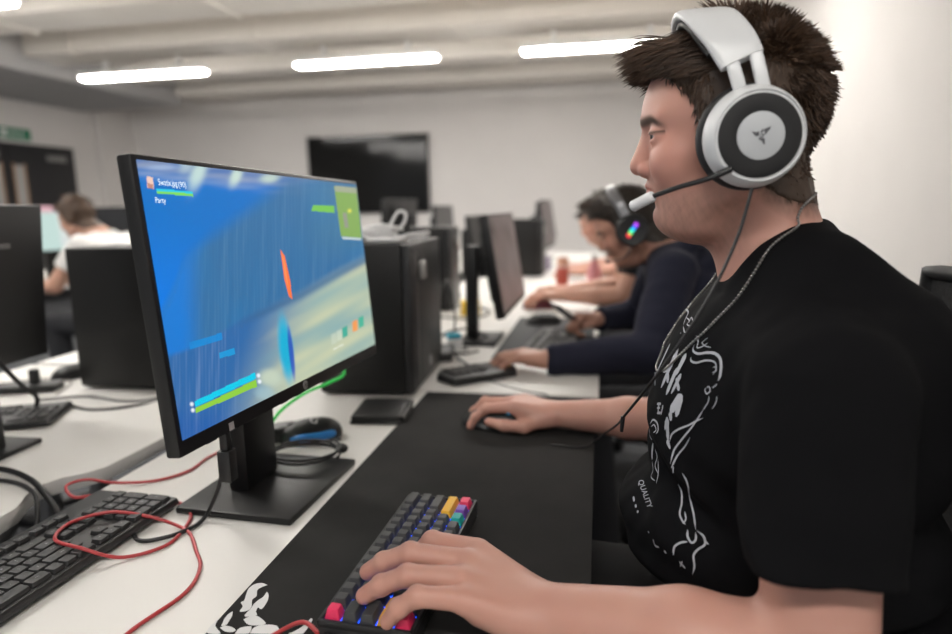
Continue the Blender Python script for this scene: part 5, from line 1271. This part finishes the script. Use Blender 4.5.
# green glowing cord
gc = MB(); gc.tube(spline([(-0.612, 1.05, T+0.010), (-0.600, 1.045, T+0.045), (-0.580, 1.06, T+0.074), (-0.553, 1.10, T+0.094), (-0.514, 1.13, T+0.109), (-0.485, 1.135, T+0.130), (-0.480, 1.06, T+0.20), (-0.490, 0.98, T+0.24)], 8), 0.0030, 8)
tag(gc.build('green_cord', mat('green_cord', (0.03, 0.42, 0.07), 0.4, emit=(0.02, 0.45, 0.06), estr=0.5), smooth=60), 'bright green cord showing under the right half of the bright monitor', 'cord')
b = MB(); ad = thing('usb_adapter', 'small black adapter lying behind the stand of the bright monitor', 'adapter', (-0.610, 1.085, T+0.001), 0.5)
b.box((-0.055, -0.022, 0), (0.045, 0.022, 0.030), 0.006); b.build('shell', M_BLK, ad, 35); b = MB(); b.tube(spline([(0.045, 0, 0.016), (0.075, 0.0, 0.030), (0.095, -0.01, 0.02)], 6), 0.008, 10); b.build('strain_relief', M_BLK, ad, 60)
# wallet
wl = thing('wallet', 'black folded leather wallet on the white desk beside the black mat', 'wallet', (-0.458, 1.262, T+0.001), 0.12)
f = SDF(); f.ell((0, 0, 0.008), (0.075, 0.085, 0.012)); M_LEA = mat('black_leather', (0.010, 0.0098, 0.0098), 0.5, bump=0.3, bscale=240)
for z, sc_ in ((0.0, 1.0), (0.0095, 0.97)):
    b = MB(); b.box((-0.055*sc_, -0.066*sc_, z), (0.055*sc_, 0.066*sc_, z+0.009), 0.004, 3, taper=0.96); b.build('flap', M_LEA, wl, 40)
b = MB(); b.tube([(0.054, -0.06, 0.009), (0.058, 0, 0.010), (0.054, 0.06, 0.009)], 0.008, 10); b.build('fold', M_LEA, wl, 60)
# white charger leads heaped on the big tower
M_WC = mat('white_cable', (0.72, 0.72, 0.72), 0.4); zt = T+0.364
wc = thing('white_cable_heap', 'heap of white charger cables on top of the big black tower', 'cable', (-0.52, 1.53, zt))
b = MB(); rr = np.random.default_rng(3)
for k in range(5):
    q = np.linspace(0, 2*PI, 40); r0 = 0.035+0.012*rr.random(); c = np.array([-0.03+0.03*rr.random(), -0.05+0.06*rr.random(), 0.008+0.006*k])
    b = MB(); b.tube([c+np.array([r0*1.3*math.cos(a), r0*math.sin(a), 0.006*math.sin(2*a+k)]) for a in q], 0.0038, 8, caps=False); b.build('loop', M_WC, wc, 60)
b = MB(); b.tube(spline([(0.0, 0.0, 0.015), (0.010, 0.01, 0.045), (0.026, 0.015, 0.070), (0.044, 0.015, 0.066), (0.042, 0.01, 0.044), (0.02, 0.0, 0.015), (0.03, -0.02, 0.008)], 8), 0.0042, 8); b.build('tall_loop', M_WC, wc, 60)
b = MB(); b.tube(spline([(0.02, -0.04, 0.006), (0.07, -0.02, 0.016), (0.10, 0.02, 0.018), (0.075, 0.06, 0.008), (0.0, 0.07, 0.005)], 8), 0.004, 8); b.build('loop', M_WC, wc, 60)
b = MB(); b.box((-0.075, -0.06, 0), (-0.025, -0.005, 0.030), 0.006); b.build('charger_brick', M_WC, wc, 40)
b = MB(); b.box((-0.02, -0.10, 0), (0.06, -0.02, 0.010), 0.003); b.build('card', M_WC, wc, 40)

# ------------------------------------------------------------------ on the hoodie player's desk
p2m = MB(); p2m.box((-0.305, 1.80, T+0.0003), (-0.010, 2.50, T+0.004), 0.0015); tag(p2m.build('desk_mat', mat('grey_mat', (0.045, 0.046, 0.048), 0.8)), 'dark grey desk mat under the hoodie player\'s keyboard', 'desk mat')
kp = thing('gaming_keypad', 'black gaming keypad with a violet light under the hoodie player\'s left hand', 'keypad', (-0.310, 1.60, T+0.001), 0.75)
b = MB(); b.prism([(-0.10, -0.055), (0.085, -0.06), (0.105, -0.03), (0.10, 0.05), (-0.08, 0.06), (-0.11, 0.02)], 0, 0.020, bev=0.004); b.build('case', M_MSE, kp, 35)
for i in range(5):
    for j in range(3): b = MB(); b.box((-0.085+i*0.021, -0.025+j*0.021, 0.019), (-0.067+i*0.021, -0.007+j*0.021, 0.027), 0.0015, taper=0.8); b.build('key', KC['k'], kp, 35)
b = MB(); b.box((-0.075, -0.0575, 0.006), (0.015, -0.052, 0.016), 0.002, rot=rotz(-0.027)); b.build('light_strip', mat('violet_glow', (0.05, 0.03, 0.3), 0.4, emit=(0.06, 0.05, 0.95), estr=1.6), kp, 35)
b = MB(); b.box((0.075, -0.03, 0.0195), (0.092, -0.01, 0.0215)); b.build('glint_patch', mat('yellow_glint', (0.5, 0.36, 0.05), 0.4), kp)  # small yellow patch paints a glint on the keypad's end
mouse('plain black mouse on the grey mat, beyond the hoodie player\'s keyboard', (-0.200, 2.36, T+0.0045), 0.3, M_MSE)
mouse('dark red mouse under the hand of the player in the black T-shirt', (-0.255, 2.735, T+0.001), 0.1, mat('dark_red_mouse', (0.11, 0.012, 0.022), 0.4))
ph = thing('phone', 'dark slim phone held in the hoodie player\'s right hand', 'phone', (-0.085, 2.125, 0.800), 0.0)
b = MB(); Rp = rotz(0.55) @ roty(0.62); b.box((-0.085, -0.036, -0.004), (0.055, 0.036, 0.004), 0.003, rot=Rp); b.build('case', mat('dark_phone', (0.014, 0.012, 0.018), 0.3), ph, 35)
b = MB(); b.box((-0.080, -0.032, 0.0038), (0.050, 0.032, 0.0044), rot=Rp); b.build('screen', M_GLASS, ph, 0)
for i, (x, y, a, lb) in enumerate(((-0.15, 2.80, 0.05, 'white sheet of paper on the desk between the hoodie player and the monitor'), (-0.16, 2.885, -0.12, 'second white sheet of paper, half under the first, farther down the desk'))):
    b = MB(); b.box((-0.105, -0.1485, 0), (0.105, 0.1485, 0.0012)); o = b.build('paper', mat('white_paper', (0.80, 0.79, 0.77), 0.8), loc=(x, y, T+0.0006+0.0014*(1-i))); o.rotation_euler = (0, 0, a); tag(o, lb, 'paper')
yb = thing('sticky_notes', 'yellow block of notes on the desk behind the hoodie player\'s monitor', 'notes', (-0.520, 2.56, T+0.001), 0.2)
b = MB(); b.box((-0.04, -0.04, 0), (0.04, 0.04, 0.055), 0.002); b.build('pad', mat('yellow_paper', (0.75, 0.48, 0.03), 0.7), yb); b = MB(); b.box((-0.04, -0.04, 0.0551), (0.04, 0.04, 0.0558)); b.build('top_sheet', mat('yellow_paper', (0.75, 0.48, 0.03), 0.7), yb)
cl = [('black cable hanging in a loop beside the hoodie player\'s monitor stand', [(-0.60, 2.35, T+0.003), (-0.56, 2.2, T+0.12), (-0.50, 2.08, T+0.20), (-0.46, 2.00, T+0.10), (-0.45, 1.95, T+0.004), (-0.40, 1.90, T+0.004)]),
      ('thin black cable lying between the big tower and the violet-lit keypad', [(-0.52, 2.10, T+0.004), (-0.46, 1.95, T+0.010), (-0.44, 1.85, T+0.030), (-0.40, 1.76, T+0.012), (-0.34, 1.68, T+0.004)]),
      ('black cable curling under the hoodie player\'s monitor', [(-0.36, 2.05, T+0.015), (-0.42, 2.00, T+0.05), (-0.50, 1.98, T+0.03), (-0.47, 1.88, T+0.008), (-0.40, 1.84, T+0.004), (-0.36, 1.88, T+0.004)]),
      ('black cable crossing the white desk toward the far black tower', [(-0.72, 2.52, T+0.004), (-0.58, 2.42, T+0.010), (-0.48, 2.46, T+0.004), (-0.45, 2.62, T+0.004), (-0.56, 2.78, T+0.004)])]
for lb, pts in cl:
    b = MB(); b.tube(spline(pts, 10), 0.0035, 8); tag(b.build('black_cable', M_CABLE, smooth=60), lb, 'cable', )
lead = MB(); lead.tube(spline([(-0.27, 1.545, T+0.006), (-0.22, 1.515, T+0.002), (-0.17, 1.48, T+0.002), (-0.120, 1.45, T+0.006), (-0.11, 1.43, T+0.006)], 8), 0.0013, 6)
tag(lead.build('thin_cord', M_CABLE, smooth=60), 'hair-thin dark cord crossing the white gap above the black mat', 'cord')
wp = thing('power_plug', 'white and cyan plug among the black cables by the big tower', 'plug', (-0.445, 1.915, T+0.001), 0.4)
b = MB(); b.box((-0.025, -0.02, 0), (0.025, 0.02, 0.035), 0.005); b.build('shell', M_WC, wp, 35); b = MB(); b.box((-0.022, -0.018, 0.035), (0.022, 0.018, 0.050), 0.004); b.build('collar', mat('cyan_plastic', (0.02, 0.32, 0.45), 0.4), wp, 35)
pb = thing('power_brick', 'black power brick on the desk beside the big tower\'s far corner', 'adapter', (-0.455, 1.80, T+0.001), 0.15)
b = MB(); b.box((-0.05, -0.06, 0), (0.035, 0.06, 0.028), 0.006); b.build('shell', M_BLK, pb, 35); b = MB(); b.cyl((0, 0.058, 0.014), (0, 0.085, 0.014), 0.006, 0.004, 10); b.build('strain_relief', M_BLK, pb, 40)
# far clutter
def can(label, loc, col, top, h=0.115, r=0.033):
    t = thing('drink_can', label, 'can', loc); b = MB(); b.lathe([(r*0.75, 0), (r, 0.008), (r, h-0.012), (r*0.82, h)], 20); b.build('body', mat('can_'+label[:6], col, 0.35, metal=0.2), t, 40)
    b = MB(); b.lathe([(r*0.82, h-0.001), (r*0.80, h+0.002), (r*0.70, h-0.002), (0.001, h-0.002)], 20); b.build('lid', mat('can_lid', top, 0.3, metal=0.8), t, 40)
can('red drink can on the far desk near the hoodie player\'s face', (-0.19, 3.42, T), (0.42, 0.075, 0.05), (0.5, 0.5, 0.5))
can('orange and pale drink can standing behind the red one', (-0.20, 3.66, T), (0.50, 0.26, 0.18), (0.5, 0.5, 0.5), 0.15)
can('pale purple drink can on the farther desk, left of the red can', (-0.36, 4.40, T), (0.36, 0.30, 0.42), (0.6, 0.6, 0.6), 0.10)
bt = thing('pink_bottle', 'pink drinks bottle in front of the hoodie player\'s chin', 'bottle', (-0.02, 3.20, T)); b = MB(); b.lathe([(0.03, 0), (0.034, 0.01), (0.034, 0.12), (0.014, 0.165), (0.014, 0.18)], 20); b.build('body', mat('pink_plastic', (0.60, 0.25, 0.28), 0.3), bt, 40)
b = MB(); b.lathe([(0.016, 0.178), (0.016, 0.20), (0.001, 0.201)], 16); b.build('cap', M_WC, bt, 40)

# ------------------------------------------------------------------ on the left desk
la = thing('usb_hub', 'small black hub lying on the left desk under the left monitor', 'adapter', (-1.42, 1.315, T+0.001), 0.35)
b = MB(); b.box((-0.075, -0.03, 0), (0.075, 0.03, 0.018), 0.004); b.build('shell', M_BLK, la, 35); b = MB(); b.box((0.01, -0.01, 0.016), (0.03, 0.01, 0.055), 0.003); b.build('plug', M_BLK, la, 35)
mouse('black mouse on the left desk beside the left computer tower', (-1.405, 1.455, T+0.001), 1.2, M_MSE, L_=0.11, W_=0.06, H_=0.034)
for lb, pts, r, m_ in (('dark cable curving in front of the left computer tower', [(-1.30, 1.13, T+0.003), (-1.24, 1.22, T+0.003), (-1.127, 1.195, T+0.003), (-1.05, 1.235, T+0.003), (-1.03, 1.31, T+0.003), (-1.05, 1.40, T+0.06), (-1.050, 1.45, T+0.115)], 0.0032, M_CABLE),
      ('grey cable in a flat loop near the left tower\'s front corner', [(-1.32, 1.24, T+0.003), (-1.22, 1.285, T+0.003), (-1.11, 1.265, T+0.003), (-1.045, 1.285, T+0.003), (-1.035, 1.36, T+0.003)], 0.0028, mat('grey_cable', (0.09, 0.09, 0.09), 0.5)),
      ('cable dropping from the back of the left monitor to its keyboard', [(-1.16, 0.96, T+0.24), (-1.145, 1.00, T+0.17), (-1.16, 1.06, T+0.10), (-1.20, 1.13, T+0.05), (-1.24, 1.155, T+0.012), (-1.30, 1.16, T+0.004)], 0.0045, M_CABLE),
      ('pale thin cable wandering across the left desk behind the hub', [(-1.60, 1.25, T+0.003), (-1.52, 1.38, T+0.003), (-1.44, 1.42, T+0.003), (-1.36, 1.39, T+0.003), (-1.31, 1.29, T+0.003)], 0.002, mat('pale_cable', (0.40, 0.38, 0.36), 0.5)),
      ('upper of two black cables dropping into the gap at the left edge', [(-1.10, 0.875, T+0.003), (-1.02, 0.874, T+0.004), (-0.95, 0.852, T+0.005), (-0.885, 0.818, T+0.002), (-0.825, 0.785, T-0.03), (-0.812, 0.74, T-0.10)], 0.0048, M_CABLE),
      ('lower of two black cables dropping into the gap at the left edge', [(-1.06, 0.815, T+0.003), (-0.98, 0.834, T+0.004), (-0.90, 0.812, T+0.004), (-0.85, 0.775, T-0.01), (-0.825, 0.73, T-0.08)], 0.0036, M_CABLE)):
    b = MB(); b.tube(spline(pts, 10), r, 8); tag(b.build('black_cable' if m_ is M_CABLE else 'grey_cable', m_, smooth=60), lb, 'cable')
# repeats of a kind share a group
GROUPS = {'desk': 'white desks', 'monitor': 'monitors on the desks', 'computer': 'black computer towers', 'chair': 'black office chairs', 'can': 'drink cans on the far desks',
          'cable': 'cables on the desks', 'paper': 'white papers on the desk', 'person': 'players in the room', 'mouse': 'computer mice', 'keyboard': 'keyboards on the desks', 'desk mat': 'dark desk mats', 'headset': 'gaming headsets', 'adapter': 'small black adapters', 'cord': 'thin cords'}
for o in list(COL.objects):
    if o.parent is None and 'category' in o and 'group' not in o and o['category'] in GROUPS: o['group'] = GROUPS[o['category']]
bpy.context.view_layer.update()
